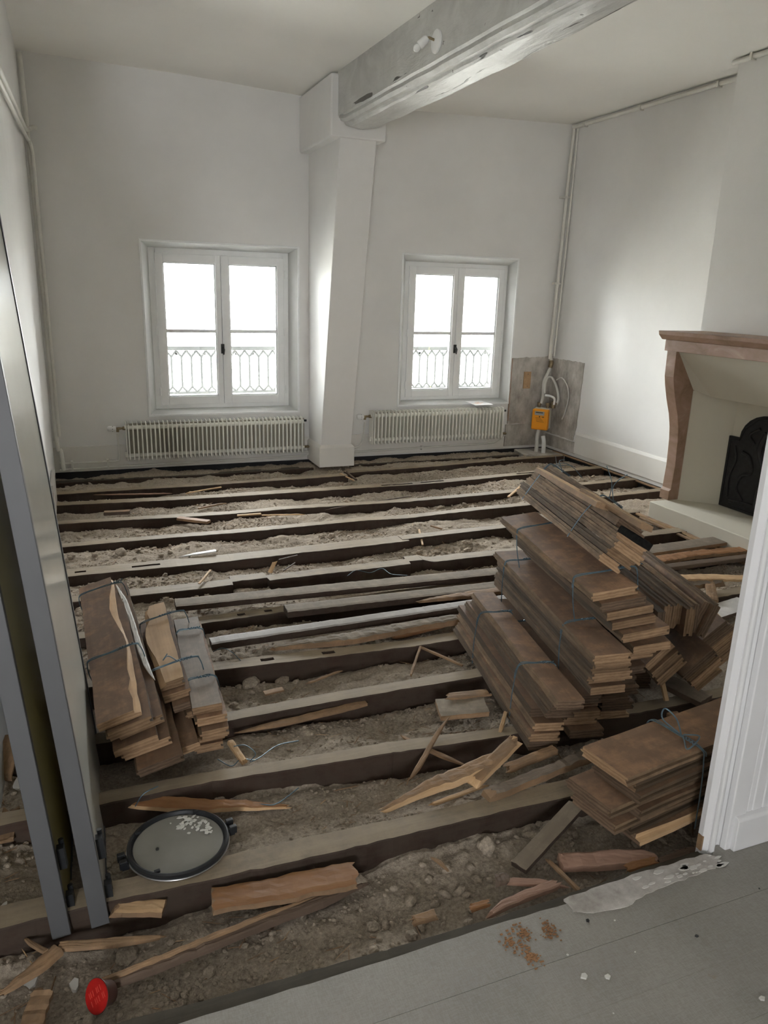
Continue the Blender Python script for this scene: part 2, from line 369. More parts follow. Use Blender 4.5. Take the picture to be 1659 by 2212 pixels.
# partition with the wide opening the camera looks through, and the room behind the camera
wall_with_holes('wall_partition', -3.2, 5.0, -0.3, 3.4, 1.40, 1.485, [(-1.5, 1.71, -0.3, 2.95)], M['wall'])
wall_with_holes('wall_rear', -3.2, 5.0, -0.1, 2.96, -3.15, -3.0, [REAR_WIN], M['wall'])
tag(MB().box(-3.2, -3.05, -3.0, 1.40, -0.1, 2.96).build('wall_rear_left', M['wall']), kind='structure')
tag(MB().box(4.85, 5.0, -3.0, 1.40, -0.1, 2.96).build('wall_rear_right', M['wall']), kind='structure')
tag(MB().box(-3.2, 5.0, -3.15, 1.40, 2.9, 3.1).build('ceiling_rear', M['ceil']), kind='structure')
# end of the opening: jamb lining, moulded casing, baseboard of the near wall
d1 = tag(empty('door_1'), kind='structure')
mb = MB(); mb.prism([(1.642, 1.432), (1.642, 1.415), (1.656, 1.402), (1.676, 1.402), (1.680, 1.410), (1.70, 1.412), (1.712, 1.404), (1.714, 1.40), (1.714, 1.484), (1.642, 1.432)], 'z', -0.02, 2.95)
mb.build('jamb', M['doorpaint'], d1, bevel=0.0015)
MB().tube([(1.668, 1.399, -0.012), (1.668, 1.399, 1.5), (1.668, 1.399, 2.95)], 0.0095, 14).build('bead', M['doorpaint'], d1, smooth=True)
MB().prism([(1.704, 1.402), (1.706, 1.386), (1.709, 1.383), (1.766, 1.383), (1.769, 1.386), (1.772, 1.392), (1.776, 1.388), (1.790, 1.3865), (1.793, 1.390), (1.797, 1.3865), (1.83, 1.387), (1.833, 1.391), (1.837, 1.387), (1.87, 1.388), (1.872, 1.402)], 'z', 0.004, 2.95).build('casing', M['doorpaint'], d1, bevel=0.001)
MB().box(1.639, 1.652, 1.412, 1.43, 0.0, 0.05).build('splintered_foot', M['rawd'], d1)
mb = MB(); mb.prism([(1.40, 0.006), (1.367, 0.006), (1.367, 0.112), (1.373, 0.12), (1.384, 0.122), (1.40, 0.122)], 'x', 1.724, 4.85)
tag(mb.build('baseboard_front', M['doorpaint'], bevel=0.003), kind='structure')

# baseboards of the main room
def bb(name, mb): return tag(mb.build(name, M['base'], bevel=0.003), kind='structure')
bb('baseboard_back', MB().box(XL, 2.02, YB-0.018, YB, 0.005, 0.225).box(2.34, 4.17, YB-0.018, YB, 0.015, 0.225))
mb = MB(); mb.prism([(4.70, 0.04), (4.682, 0.04), (4.682, 0.235), (4.690, 0.262), (4.70, 0.265)], 'y', 4.50, 6.40)
bb('baseboard_right', mb)
mb = MB(); mb.box(4.688, 4.70, 6.40, 6.95, 0.03, 0.15); mb.box(4.18, 4.69, 6.938, 6.95, 0.03, 0.26)
tag(mb.build('baseboard_corner', M['oldplaster']), kind='structure')
# slanting pillar with plinth and head
pil = tag(empty('pillar', (0, 0, 0)), 'white plastered pillar between the two windows carrying the beam', 'pillar')
mb = MB(); mb.add([(2.02, 6.56, .2), (2.315, 6.56, .2), (2.315, 6.95, .2), (2.02, 6.95, .2), (2.012, 6.08, 2.72), (2.313, 6.08, 2.72), (2.313, 6.95, 2.72), (2.012, 6.95, 2.72)],
       [(0,3,2,1),(4,5,6,7),(0,1,5,4),(1,2,6,5),(2,3,7,6),(3,0,4,7)])
mb.build('shaft', M['wall'], pil, bevel=0.008)
mb = MB(); mb.add([(2.0, 6.53, .012), (2.338, 6.53, .012), (2.338, 6.95, .012), (2.0, 6.95, .012), (2.0, 6.53, .19), (2.338, 6.53, .19), (2.338, 6.95, .19), (2.0, 6.95, .19),
           (2.02, 6.555, .215), (2.315, 6.555, .215), (2.315, 6.95, .215), (2.02, 6.95, .215)],
       [(0,3,2,1),(0,1,5,4),(1,2,6,5),(2,3,7,6),(3,0,4,7),(4,5,9,8),(5,6,10,9),(6,7,11,10),(7,4,8,11),(8,9,10,11)])
mb.build('plinth', M['base'], pil, bevel=0.004)
MB().box(1.93, 2.385, 6.06, 6.95, 2.705, 3.14).build('head', M['wall'], pil, bevel=0.014)

# ceiling beam
bm_ = bmesh.new(); NX = 100
prof0 = [(1.987, 3.17), (1.985, 3.02), (1.985, 2.850), (1.998, 2.838), (1.990, 2.812), (2.005, 2.790), (2.030, 2.786), (2.036, 2.772), (2.05, 2.762), (2.15, 2.757), (2.258, 2.760), (2.270, 2.775), (2.276, 2.95), (2.276, 3.17)]
rings = []; rb = random.Random(3)
ph = [rb.uniform(0, 6.28) for _ in range(12)]
for i in range(NX+1):
    y = 6.08 - (6.08+0.2)*i/NX; y = max(y, 1.0); ring = []
    if 6.08-(6.08+0.2)*i/NX < 1.0 and rings: break
    sh = (6.08-y)*0.018
    for j, (x, z) in enumerate(prof0):
        e = 0.003*math.sin(y*5+ph[0])+0.0025*math.sin(y*13+ph[1])+(0.0015*math.sin(y*17+ph[j % 12]) if j < 9 else 0.006*math.sin(y*9+ph[j % 12]))
        zz = z+e*(j > 1 and j < 12)
        if y > 5.85 and j > 2 and j < 12: zz += (y-5.85)**2*0.6
        if j >= 10 and j < 12: zz += 0.012*max(0, math.sin(y*2.3+1)); 
        ring.append(bm_.verts.new((x+e*(0 < j < 13)+sh*(1 if j < 9 else .1), y, zz)))
    rings.append(ring)
for a, b in zip(rings[:-1], rings[1:]):
    for j in range(len(prof0)-1): bm_.faces.new((a[j], a[j+1], b[j+1], b[j]))
bm_.faces.new(rings[0]); bm_.faces.new(rings[-1][::-1])
me = bpy.data.meshes.new('ceiling_beam'); bmesh.ops.recalc_face_normals(bm_, faces=bm_.faces); bm_.to_mesh(me); bm_.free()
me.materials.append(M['beam']); beam = bpy.data.objects.new('ceiling_beam', me); col.objects.link(beam)
for p in me.polygons: p.use_smooth = True
me.set_sharp_from_angle(angle=math.radians(14))
tag(beam, 'thick grey-painted oak beam with a moulded edge crossing under the ceiling', 'beam')

# spot lamp on the beam
lp = tag(empty('wall_spotlight', (2.016, 4.38, 2.937)), 'small white spotlight with bare bulb screwed to the side of the beam', 'lamp')
MB().lathe([(0.0, 0), (0.058, 0.0), (0.062, -0.006), (0.06, -0.014), (0.04, -0.022), (0.0, -0.024)], 'x', n=28).build('base_disc', M['plastic_white'], lp, smooth=True)
MB().tube([(-0.02, 0, 0.005), (-0.055, -0.002, 0.012), (-0.065, 0.004, 0.010)], 0.007, 10).build('arm', M['brass'], lp, smooth=True)
dv = Vector((-0.055, 0.03, -0.055)).normalized(); p0 = Vector((-0.062, 0.002, 0.012))
MB().tube([p0, p0+dv*0.01, p0+dv*0.055, p0+dv*0.06], lambda i: (0.014, 0.021, 0.024, 0.022)[i], 16).build('lamp_holder', M['plastic_white'], lp, smooth=True)
MB().tube([p0+dv*0.058, p0+dv*0.066, p0+dv*0.082, p0+dv*0.094, p0+dv*0.099], lambda i: (0.014, 0.02, 0.022, 0.015, 0.004)[i], 16).build('bulb', M['bulb'], lp, smooth=True)

# ------------------------------------------------------------------ windows
def window(idx, W, fr, sa, split, zs, gl, mz, handle_z):
    root = tag(empty('window_%d' % idx), kind='structure')
    x0, x1, z0, z1 = W; fx0, fx1, fz0, fz1 = fr; Yf = YB+0.13
    # casing strip round the reveal on the wall face
    mb = MB(); t = 0.018
    for a, b, c, d in ((x0-t, x0, z0-t, z1+t), (x1, x1+t, z0-t, z1+t), (x0, x1, z1, z1+t), (x0, x1, z0-t, z0)):
        mb.box(a, b, YB-0.010, YB+0.01, c, d)
    mb.build('casing', M['trim'], root, bevel=0.003)
    # splayed lining
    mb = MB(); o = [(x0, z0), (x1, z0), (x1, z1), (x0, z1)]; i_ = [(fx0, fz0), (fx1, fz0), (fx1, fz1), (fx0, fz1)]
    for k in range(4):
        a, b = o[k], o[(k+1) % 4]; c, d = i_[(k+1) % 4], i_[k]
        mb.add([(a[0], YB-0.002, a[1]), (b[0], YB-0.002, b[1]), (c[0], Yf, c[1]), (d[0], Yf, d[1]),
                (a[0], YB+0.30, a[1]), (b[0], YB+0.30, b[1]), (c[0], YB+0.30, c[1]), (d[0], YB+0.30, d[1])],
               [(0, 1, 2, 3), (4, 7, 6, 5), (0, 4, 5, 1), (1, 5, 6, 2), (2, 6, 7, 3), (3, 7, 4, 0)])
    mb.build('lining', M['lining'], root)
    # fixed frame
    mb = MB(); a0, a1, b0, b1 = fx0, fx1, fz0, fz1; s0, s1, s2, s3 = sa
    for q in ((a0, s0+.012, b0, b1), (s1-.012, a1, b0, b1), (s0, s1, s3-.012, b1), (s0, s1, b0, s2+.012)):
        mb.box(q[0], q[1], Yf, Yf+0.07, q[2], q[3])
    mb.build('frame', M['trim'], root, bevel=0.003)
    MB().box(split-.022, split+.022, Yf+.036, Yf+.050, s2+.01, s3-.01).build('astragal', M['trim'], root, bevel=.002)
    # two leaves
    for side, (l0, l1), (g0, g1) in (('l', (s0, split-.0015), gl[0]), ('r', (split+.0015, s1), gl[1])):
        y0, y1 = Yf-0.014, Yf+0.035
        mb = MB(); mb.box(l0, g0, y0, y1, s2, s3); mb.box(g1, l1, y0, y1, s2, s3); mb.box(g0, g1, y0, y1, s2, zs[0]); mb.box(g0, g1, y0, y1, zs[1], s3)
        # glazing bead
        for q in ((g0, g0+.012, zs[0], zs[1]), (g1-.012, g1, zs[0], zs[1]), (g0, g1, zs[0], zs[0]+.012), (g0, g1, zs[1]-.012, zs[1])):
            mb.box(q[0], q[1], y0+0.014, y1, q[2], q[3])
        s = mb.build('sash', M['trim'], root, bevel=0.003)
        MB().box(g0, g1, y0+0.010, y1-0.004, mz-.015, mz+.015).build('muntin', M['trim'], s, bevel=0.003)
        for c, d in ((zs[0], mz), (mz, zs[1])):
            MB().box(g0, g1, y0+0.026, y0+0.029, c, d).build('pane', M['glass'], s)
        hx = l0-0.006 if side == 'l' else l1+0.006
        for hz in (s2+0.12, (s2+s3)/2, s3-0.14):
            MB().tube([(hx, y0-0.004, hz-.035), (hx, y0-0.004, hz-.001), (hx, y0-0.004, hz+.001), (hx, y0-0.004, hz+.035)], lambda i: (.007, .007, .006, .006)[i], 10).build('hinge', M['trim'], s, smooth=True)
    mb = MB(); mb.box(split-0.016, split+0.014, Yf-0.022, Yf-0.013, handle_z-0.042, handle_z+0.042)
    mb.tube([(split, Yf-.02, handle_z+.012), (split, Yf-.045, handle_z+.012), (split+.004, Yf-.05, handle_z-.005), (split+.002, Yf-.046, handle_z-.05)], lambda i: (.007, .007, .009, .006)[i], 10)
    mb.lathe([(0, -0.002), (.011, 0), (.011, .004), (0, .005)], 'y', (split-.006, Yf-.021, handle_z-.028), 12)
    mb.build('handle', M['dark'], root, smooth=True)
window(1, W1, (0.636, 1.86, 0.507, 1.887), (0.687, 1.815, 0.543, 1.842), 1.245, (0.615, 1.772), ((0.752, 1.198), (1.315, 1.752)), 1.193, 1.04)
window(2, W2, (3.02, 4.155, 0.528, 1.868), (3.064, 4.115, 0.56, 1.828), 3.593, (0.63, 1.756), ((3.13, 3.548), (3.663, 4.056)), 1.193, 1.04)
# leaflet on the sill of window 2
lf = MB(); a = [Vector((3.70, 6.99, 0.514)), Vector((3.90, 7.0, 0.514)), Vector((3.955, 6.84, 0.496)), Vector((3.745, 6.83, 0.494))]
lf.add([a[0], a[1], a[2], a[3], a[0]+Vector((0, 0, .0015)), a[1]+Vector((0, 0, .0015)), a[2]+Vector((0, 0, .0015)), a[3]+Vector((0, 0, .0015))],
       [(0,3,2,1),(4,5,6,7),(0,1,5,4),(1,2,6,5),(2,3,7,6),(3,0,4,7)])
leaflet = tag(lf.build('leaflet', M['paper']), 'white printed leaflet lying on the sill above the right radiator', 'leaflet')
def onleaf(u, v): p = a[0].lerp(a[1], u).lerp(a[3].lerp(a[2], u), v); return p+Vector((0, 0, .0022))
q = MB()
for (u0, u1, v0, v1) in ((.35, .6, .35, .42), (.4, .75, .5, .55), (.1, .4, .6, .64), (.15, .5, .72, .76)):
    q.add([onleaf(u0, v0), onleaf(u1, v0), onleaf(u1, v1), onleaf(u0, v1)], [(0, 1, 2, 3)])
q.build('orange_print', M['orange_print'], leaflet)

# balcony railings outside
def railing(x0, x1, label):
    root = tag(empty('window_railing', (0, 0, 0)), label, 'railing', 'iron railings outside the windows')
    Yr = YB+0.50; zt, zb = 1.01, 0.60
    MB().box(x0, x1, Yr-.02, Yr+.02, zt-.014, zt+.024).build('handrail', M['rail'], root, bevel=.004)
    MB().box(x0, x1, Yr-.008, Yr+.008, zb-.014, zb+.010).build('bottom_rail', M['rail'], root)
    for xx in (x0+.01, x1-.01): MB().box(xx-.012, xx+.012, Yr-.012, Yr+.012, .50, zt).build('end_post', M['rail'], root)
    p = 0.092; n = int((x1-x0)/p)
    for k in range(n):
        x = x0+p*(k+.5); mb = MB(); r = .0105
        mb.tube([(x, Yr, zb+.055), (x, Yr, zt-.075)], r, 6)
        mb.tube([(x, Yr, zt-.075), (x+p/2, Yr, zt-.018)], r, 6); mb.tube([(x, Yr, zt-.075), (x-p/2, Yr, zt-.018)], r, 6)
        mb.tube([(x, Yr, zb+.055), (x+p/2, Yr, zb+.003)], r, 6); mb.tube([(x, Yr, zb+.055), (x-p/2, Yr, zb+.003)], r, 6)
        mb.build('baluster', M['rail'], root)
railing(0.60, 2.16, 'pale iron railing with stretched hexagons outside the left window')
railing(3.15, 4.65, 'pale iron railing with stretched hexagons outside the right window')
tag(MB().box(0.4, 2.2, YB+.3, YB+.75, 0.42, 0.50).build('window_ledge', M['facade']), 'stone ledge outside the left window', 'ledge', 'stone ledges outside the windows')
tag(MB().box(2.9, 4.8, YB+.3, YB+.75, 0.42, 0.50).build('window_ledge', M['facade']), 'stone ledge outside the right window', 'ledge', 'stone ledges outside the windows')
# building across the street
fb = tag(empty('house_across_street', (0, 15.5, 0)), 'bright pale house across the street with louvred shutters, seen through both windows', 'building')
MB().box(-12, 22, 0, 1, -9, 1.55).build('facade', M['facade'], fb)
for x in (1.8, 3.3, 7.0, 8.6, 5.2):
    for kk in (0, 1):
        s = MB()
        xx = x+kk*0.62
        s.box(xx, xx+.04, -.06, 0, -1.2, .3); s.box(xx+.54, xx+.58, -.06, 0, -1.2, .3); s.box(xx, xx+.58, -.06, 0, .26, .3); s.box(xx, xx+.58, -.06, 0, -1.2, -1.16)
        sh = s.build('shutter', M['shutter'], fb)
        sl = MB()
        for j in range(11): sl.add([(xx+.04, -.05, -1.15+j*.13), (xx+.54, -.05, -1.15+j*.13), (xx+.54, -.005, -1.07+j*.13), (xx+.04, -.005, -1.07+j*.13)], [(0, 1, 2, 3)])
        sl.build('slats', M['shutter'], sh)['kind'] = 'stuff'
tag(MB().box(-30, 40, 7.4, 15.5, -9.1, -9).build('street', M['street']), 'grey street far below the windows', 'street')
# sprig of a creeper seen through window 2
sp = MB()
for (x, z) in ((3.52, 1.19), (3.44, 1.11), (3.50, 0.74), (3.53, 1.22)):
    y = 7.40
    for k in range(5):
        aa = rnd.uniform(0, 6.28); c = Vector((x+.012*math.cos(aa), y, z+.015*math.sin(aa)))
        sp.add([c+Vector((-.008, 0, 0)), c+Vector((0, .006, -.014)), c+Vector((.009, 0, .002)), c+Vector((0, .003, .016))], [(0, 1, 2, 3)])
sp.tube(smooth_path([(3.50, 7.40, .50), (3.50, 7.40, .60), (3.49, 7.41, .8), (3.46, 7.40, 1.0), (3.50, 7.40, 1.25)]), .0015, 5)
tag(sp.build('creeper_sprig', M['leaf']), 'thin green creeper sprig outside the right window', 'plant')

# ------------------------------------------------------------------ radiators
def radiator(x0, x1, zb, zt, n, label, valve_x, low_x):
    root = tag(empty('radiator', ((x0+x1)/2, 6.86, zb)), label, 'radiator', 'finned steel radiators under the windows')
    cxm = (x0+x1)/2; h = zt-zb; p = (x1-x0)/n; me = None
    pr = [(-.052, .012), (-.052, h-.03), (-.045, h-.008), (-.02, h), (.03, h), (.05, h-.01), (.055, h-.03), (.055, .012), (.045, 0), (-.045, 0)]
    for k in range(n):
        if me is None:
            mb = MB(); mb.prism(pr, 'x', -.0022, .0022)
            mb.prism([(-.052, .012), (-.052, h-.02), (-.048, h-.02), (-.048, .012)], 'x', -.006, .006)
            mb.box(-.0045, p-.0045, .0, .03, .02, h-.02, 1)  # inner column, shade between fins put into its colour
            o = mb.build('radiator_section', [M['rad'], M['fin_shade']], root); me = o.data
        else:
            o = bpy.data.objects.new('radiator_section', me); col.objects.link(o); o.parent = root
        o.location = (x0-cxm+p*(k+.5), 0, 0)
    for z in (0.04, h-0.05): MB().tube([(x0-cxm-.012, 0, z), (x1-cxm+.012, 0, z)], .018, 12).build('header_pipe', M['rad'], root, smooth=True)
    MB().box(x0-cxm-.004, x0-cxm+.002, -.05, .055, .004, h-.004).build('end_plate', M['rad'], root, bevel=.002)
    MB().box(x0-cxm-.02, x0-cxm, -.02, .03, .03, .075).build('bracket', M['rad'], root, bevel=.004)
    zv = h-.055
    MB().tube([(x0-cxm, 0, zv), (x0-cxm-.028, 0, zv), (x0-cxm-.03, 0, zv), (x0-cxm-.05, 0, zv), (x0-cxm-.08, 0, zv)], lambda i: (.017, .015, .009, .011, .010)[i], 12).build('valve_body', M['brass'], root, smooth=True)
    MB().tube([(x0-cxm-.068, 0, zv), (x0-cxm-.068, 0, zv-.03)], .012, 10).build('valve_tail', M['brass'], root, smooth=True)
    hd = MB().tube([(x0-cxm-.08, 0, zv), (x0-cxm-.082, 0, zv), (x0-cxm-.105, 0, zv), (x0-cxm-.107, 0, zv), (x0-cxm-.14, 0, zv), (x0-cxm-.152, 0, zv)], lambda i: (.014, .021, .021, .024, .024, .015)[i], 16).build('thermostat_head', M['plastic_white'], root, smooth=True)
    for kk in range(6):
        aa = kk*math.pi/3; MB().box(x0-cxm-.112, x0-cxm-.106, .0225*math.cos(aa)-.003, .0225*math.cos(aa)+.003, zv+.0225*math.sin(aa)-.003, zv+.0225*math.sin(aa)+.003).build('vent_slot', M['black'], hd)
    # lower right return valve
    MB().tube([(x1-cxm, 0, .045), (x1-cxm+.03, 0, .045), (x1-cxm+.05, 0, .045), (x1-cxm+.06, 0, .04)], lambda i: (.014, .011, .013, .010)[i], 10).build('return_valve', M['brass'], root, smooth=True)
    MB().tube([(x1-cxm+.005, -.01, h-.04), (x1-cxm+.03, -.01, h-.04)], .011, 10).build('air_bleeder', M['black'], root, smooth=True)
    return root
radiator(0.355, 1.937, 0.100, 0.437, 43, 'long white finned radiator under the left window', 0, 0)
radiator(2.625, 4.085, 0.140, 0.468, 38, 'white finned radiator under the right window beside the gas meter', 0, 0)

def pipe(name, pts, r, label, mat='pipe', n=5, parent=None, cat='pipe', group=None, sm=True):
    o = MB().tube(smooth_path(pts, n) if sm else pts, r, 10).build(name, M[mat], parent, smooth=True)
    if not parent: tag(o, label, cat, group)
    return o
Yp = 6.90
p = pipe('heating_pipe', [(-.19, Yp, .10), (-.16, Yp, .088), (.18, Yp, .088), (.262, Yp, .090), (.285, Yp, .12), (.285, 6.86, .34)], .0085, 'upper thin white heating pipe low on the wall feeding the left radiator')
for x in (-.10, .19): MB().box(x-.008, x+.008, Yp-.012, YB-.015, .02, .105).build('pipe_clip', M['pipe'], p)
pipe('heating_pipe', [(-.2, Yp, .03), (-.1, Yp, .035), (.6, Yp, .04), (1.3, Yp, .045), (1.9, Yp, .048), (1.985, Yp, .055), (2.01, 6.87, .10), (2.0, 6.86, .14)], .0085, 'lower thin white heating pipe running along the wall under the left radiator')
p = pipe('heating_pipe', [(1.6, Yp, .088), (1.9, Yp, .088), (2.03, Yp, .088)], .0085, 'short white pipe passing behind the pillar foot beside the left radiator')
p = pipe('heating_pipe', [(2.33, Yp, .095), (2.47, Yp, .10), (2.53, Yp, .13), (2.557, Yp, .20), (2.557, 6.86, .36)], .0085, 'white pipe bending up into the thermostat valve of the right radiator')
p = pipe('heating_pipe', [(2.33, Yp, .055), (2.5, Yp, .06), (3.2, Yp, .07), (3.9, Yp, .078), (4.07, Yp, .10), (4.14, 6.87, .17)], .0085, 'lower thin white heating pipe running along the wall under the right radiator')
for x in (2.40, 3.2): MB().box(x-.008, x+.008, Yp-.012, YB-.015, .045, .085).build('pipe_clip', M['pipe'], p)
# corner pipes, left
p = pipe('riser_pipe', [(-.215, 6.90, 3.2), (-.21, 6.90, 2.9), (-.205, 6.90, 2.0), (-.205, 6.90, 1.0), (-.205, 6.90, .28), (-.18, 6.90, .2), (-.17, 6.90, .03)], .017, 'thick white riser pipe in the left corner of the window wall')
for z in (2.35, 1.55, .28): MB().box(-.235, -.19, 6.89, 6.935, z-.01, z+.01).build('pipe_clip', M['pipe'], p)
pipe('wall_pipe', [(-.215, 3.2, 2.405), (-.215, 4.2, 2.475), (-.215, 6.0, 2.60), (-.215, 6.75, 2.66), (-.195, 6.87, 2.68), (-.17, 6.90, 2.70), (-.15, 6.93, 2.70)], .016, 'upper of two white pipes sloping along the left wall')
pipe('wall_pipe', [(-.215, 3.2, 2.345), (-.215, 4.2, 2.418), (-.215, 6.0, 2.55), (-.215, 6.78, 2.61), (-.19, 6.87, 2.55), (-.185, 6.87, 2.3), (-.18, 6.87, 1.2), (-.18, 6.87, .33)], .013, 'lower of two white pipes on the left wall, turning down in the corner')
# corner pipes, right
p = pipe('riser_pipe', [(4.676, 6.90, 3.19), (4.66, 6.90, 2.6), (4.64, 6.90, 1.6), (4.625, 6.90, .95)], .017, 'left of the two white risers in the right corner of the window wall')
for z in (2.53, 1.71): MB().box(4.60, 4.69, 6.885, 6.94, z-.01, z+.01).build('pipe_clip', M['pipe'], p)
pipe('riser_pipe', [(4.69, 6.86, 3.15), (4.685, 6.86, 2.5), (4.675, 6.87, 1.6), (4.66, 6.87, .98)], .011, 'right, thinner one of the two white risers in the right corner')
p = pipe('ceiling_pipe', [(4.66, 6.90, 3.17), (4.675, 6.8, 3.165), (4.68, 6.0, 3.165), (4.68, 5.2, 3.165), (4.68, 4.55, 3.165)], .018, 'white pipe running along the top of the right wall under the ceiling')
for y in (6.72, 5.93, 5.05): MB().box(4.655, 4.70, y-.01, y+.01, 3.14, 3.185).build('pipe_clip', M['pipe'], p)
p = pipe('ceiling_pipe', [(4.36, 4.60, 3.165), (4.36, 4.3, 3.165), (4.36, 3.3, 3.165)], .018, 'white pipe stub running along the top of the chimney breast')
for y in (4.43,): MB().box(4.335, 4.38, y-.01, y+.01, 3.14, 3.19).build('pipe_clip', M['pipe'], p)

# ------------------------------------------------------------------ meter corner
def patch(name, pts3, nrm, thick, mat, kind='structure', seed=1):
    r = random.Random(seed); P = [Vector(p) for p in pts3]; out = []
    for i in range(len(P)):
        a_, b_ = P[i], P[(i+1) % len(P)]
        for k in range(14):
            t = k/14; q = a_.lerp(b_, t)+Vector((r.uniform(-1, 1)*(1-abs(nrm[0])), r.uniform(-1, 1)*(1-abs(nrm[1])), r.uniform(-1, 1)))*.005*(k > 0)
            out.append(q)
    n = len(out); mb = MB(); N = Vector(nrm)*thick
    mb.add([q for q in out]+[q+N for q in out], [tuple(range(n)), tuple(range(n, 2*n))]+[(i, (i+1) % n, n+(i+1) % n, n+i) for i in range(n)])
    return tag(mb.build(name, mat), kind=kind)
patch('trim_1', [(4.195, 6.95, .955), (4.70, 6.95, .975), (4.70, 6.95, .25), (4.20, 6.95, .27)], (0, -1, 0), .006, M['oldplaster'])
patch('trim_2', [(4.70, 6.95, .955), (4.70, 6.385, .955), (4.70, 6.41, .33), (4.70, 6.45, .16), (4.70, 6.95, .17)], (-1, 0, 0), .006, M['oldplaster'], seed=4)
tag(MB().box(4.198, 4.206, 6.935, 6.944, .30, .955).build('trim_3', M['stone']), kind='structure')
sw = tag(MB().box(4.355, 4.44, 6.932, 6.944, .64, .815).build('electric_plate', M['raw'], bevel=.002), 'small yellowish plate screwed on the bare plaster beside the gas meter', 'plate')
for z in (.665, .79): MB().lathe([(0, 0), (.004, 0), (.004, .003), (0, .004)], 'y', (4.40, 6.931, z), 8).build('screw', M['dark'], sw)
gm = tag(empty('gas_meter', (4.50, 6.76, .235), (0, 0, math.radians(-48))), 'yellow and white gas meter on pipes in the right corner by the radiator', 'meter')
# local: front faces -Y
MB().box(-.085, .085, -.075, -.005, 0, .215).build('yellow_cover', M['yellow'], gm, bevel=.012)
mb = MB(); mb.box(-.083, .083, -.005, .08, .004, .222); mb.build('casing', M['meterwhite'], gm, bevel=.012)
MB().box(-.084, .084, -.006, .082, .10, .106).build('seam', M['meterwhite'], gm)
MB().box(-.055, .045, -.078, -.074, .155, .195).build('display', M['lcd'], gm, bevel=.001)
MB().box(-.045, .03, -.0795, -.078, .178, .188).build('counter', M['print'], gm)
q = MB()
for k in range(4): q.box(-.045+.004*k, .01+.012*k, -.0758, -.0748, .125-.013*k, .128-.013*k)
q.box(-.01, .004, -.0758, -.0748, .134, .146); q.box(.02, .045, -.0758, -.0748, .134, .142)
q.build('printed_lines', M['print'], gm)
for x in (-.045, .045):
    MB().tube([(x, .03, .215), (x, .03, .24), (x, .03, .245), (x, .03, .275)], lambda i: (.016, .016, .022, .022)[i], 14).build('union_nut', M['brass'], gm, smooth=True)
pipe('gas_pipe', [(4.64, 6.90, 1.0), (4.645, 6.89, .92), (4.63, 6.88, .86), (4.60, 6.87, .80), (4.555, 6.86, .72), (4.545, 6.84, .62), (4.52, 6.80, .56), (4.50, 6.79, .50)], .016, 'grey lead gas pipe winding down from the corner risers to the meter', 'meterwhite')
pipe('gas_hose', [(4.55, 6.82, .60), (4.56, 6.84, .70), (4.60, 6.86, .76), (4.64, 6.84, .76), (4.66, 6.78, .68), (4.66, 6.72, .56), (4.63, 6.70, .50)], .014, 'grey flexible hose arching above the gas meter', 'meterwhite')
pipe('gas_hose', [(4.67, 6.80, .74), (4.68, 6.72, .77), (4.685, 6.62, .70), (4.685, 6.58, .58), (4.685, 6.62, .42), (4.685, 6.66, .35)], .007, 'thin grey hose curling on the bare plaster to the right of the meter', 'meterwhite')
pipe('gas_hose', [(4.52, 6.76, .59), (4.56, 6.72, .585), (4.59, 6.69, .56), (4.59, 6.69, .50)], .012, 'short white elbow hose on top of the gas meter', 'plastic_white')
pipe('drain_pipe', [(4.46, 6.73, .24), (4.455, 6.74, .16), (4.45, 6.73, .08), (4.45, 6.73, .0)], .020, 'grey pipe dropping from under the gas meter into the floor', 'meterwhite')
pipe('drain_pipe', [(4.50, 6.70, .17), (4.50, 6.68, .12), (4.505, 6.68, .05), (4.505, 6.68, -.02)], .022, 'short white plastic pipe elbow standing on the slab under the gas meter', 'plastic_white')
vb = tag(MB().tube([(4.60, 6.72, .46), (4.60, 6.72, .50), (4.60, 6.72, .53)], lambda i: (.026, .03, .022)[i], 12).build('gas_valve', M['brass'], smooth=True), 'brass gas valve to the right of the meter unions', 'valve')
MB().box(4.57, 4.63, 6.69, 6.70, .50, .515).build('lever', M['brass'], vb)
pipe('gas_valve', [(4.645, 6.89, .93), (4.64, 6.88, .90), (4.63, 6.88, .86)], .024, 'brass joint on the riser above the gas meter', 'brass', cat='valve')
mb = MB(); mb.prism([(4.24, 6.62), (4.30, 6.93), (4.69, 6.93), (4.69, 6.55), (4.52, 6.52), (4.40, 6.56)], 'z', -.09, -.005)
tag(mb.build('cement_slab', M['oldplaster'], bevel=.006), 'rough grey cement slab under the gas meter pipes', 'slab')

# ------------------------------------------------------------------ fireplace
tag(MB().box(4.38, 4.75, 2.9, 4.575, 1.37, 3.35).build('wall_chimney', M['wall'], bevel=.004), kind='structure')
fp = tag(empty('fireplace', (4.3, 3.9, 0)), 'pinkish stone fireplace with curved jambs on the right wall', 'fireplace')
def L(o): o.matrix_parent_inverse = Matrix.Translation((-4.3, -3.9, 0)); return o
prof = [(4.13, .115), (4.13, .185), (4.146, .20), (4.155, .38), (4.147, .57), (4.135, .67), (4.11, .77), (4.07, .88), (4.04, .98), (4.025, 1.05), (4.02, 1.24), (4.38, 1.24), (4.38, .115)]
for y0, y1 in ((4.40, 4.495), (3.22, 3.315)):
    L(MB().prism(prof, 'y', y0, y1).build('jamb', M['stone'], fp, bevel=.003))
    L(MB().box(4.37, 4.70, y0, y1, -.05, 1.3).build('cheek', M['cream'], fp))
L(MB().box(4.01, 4.40, 3.20, 4.515, 1.232, 1.31).build('lintel', M['stone'], fp, bevel=.003))
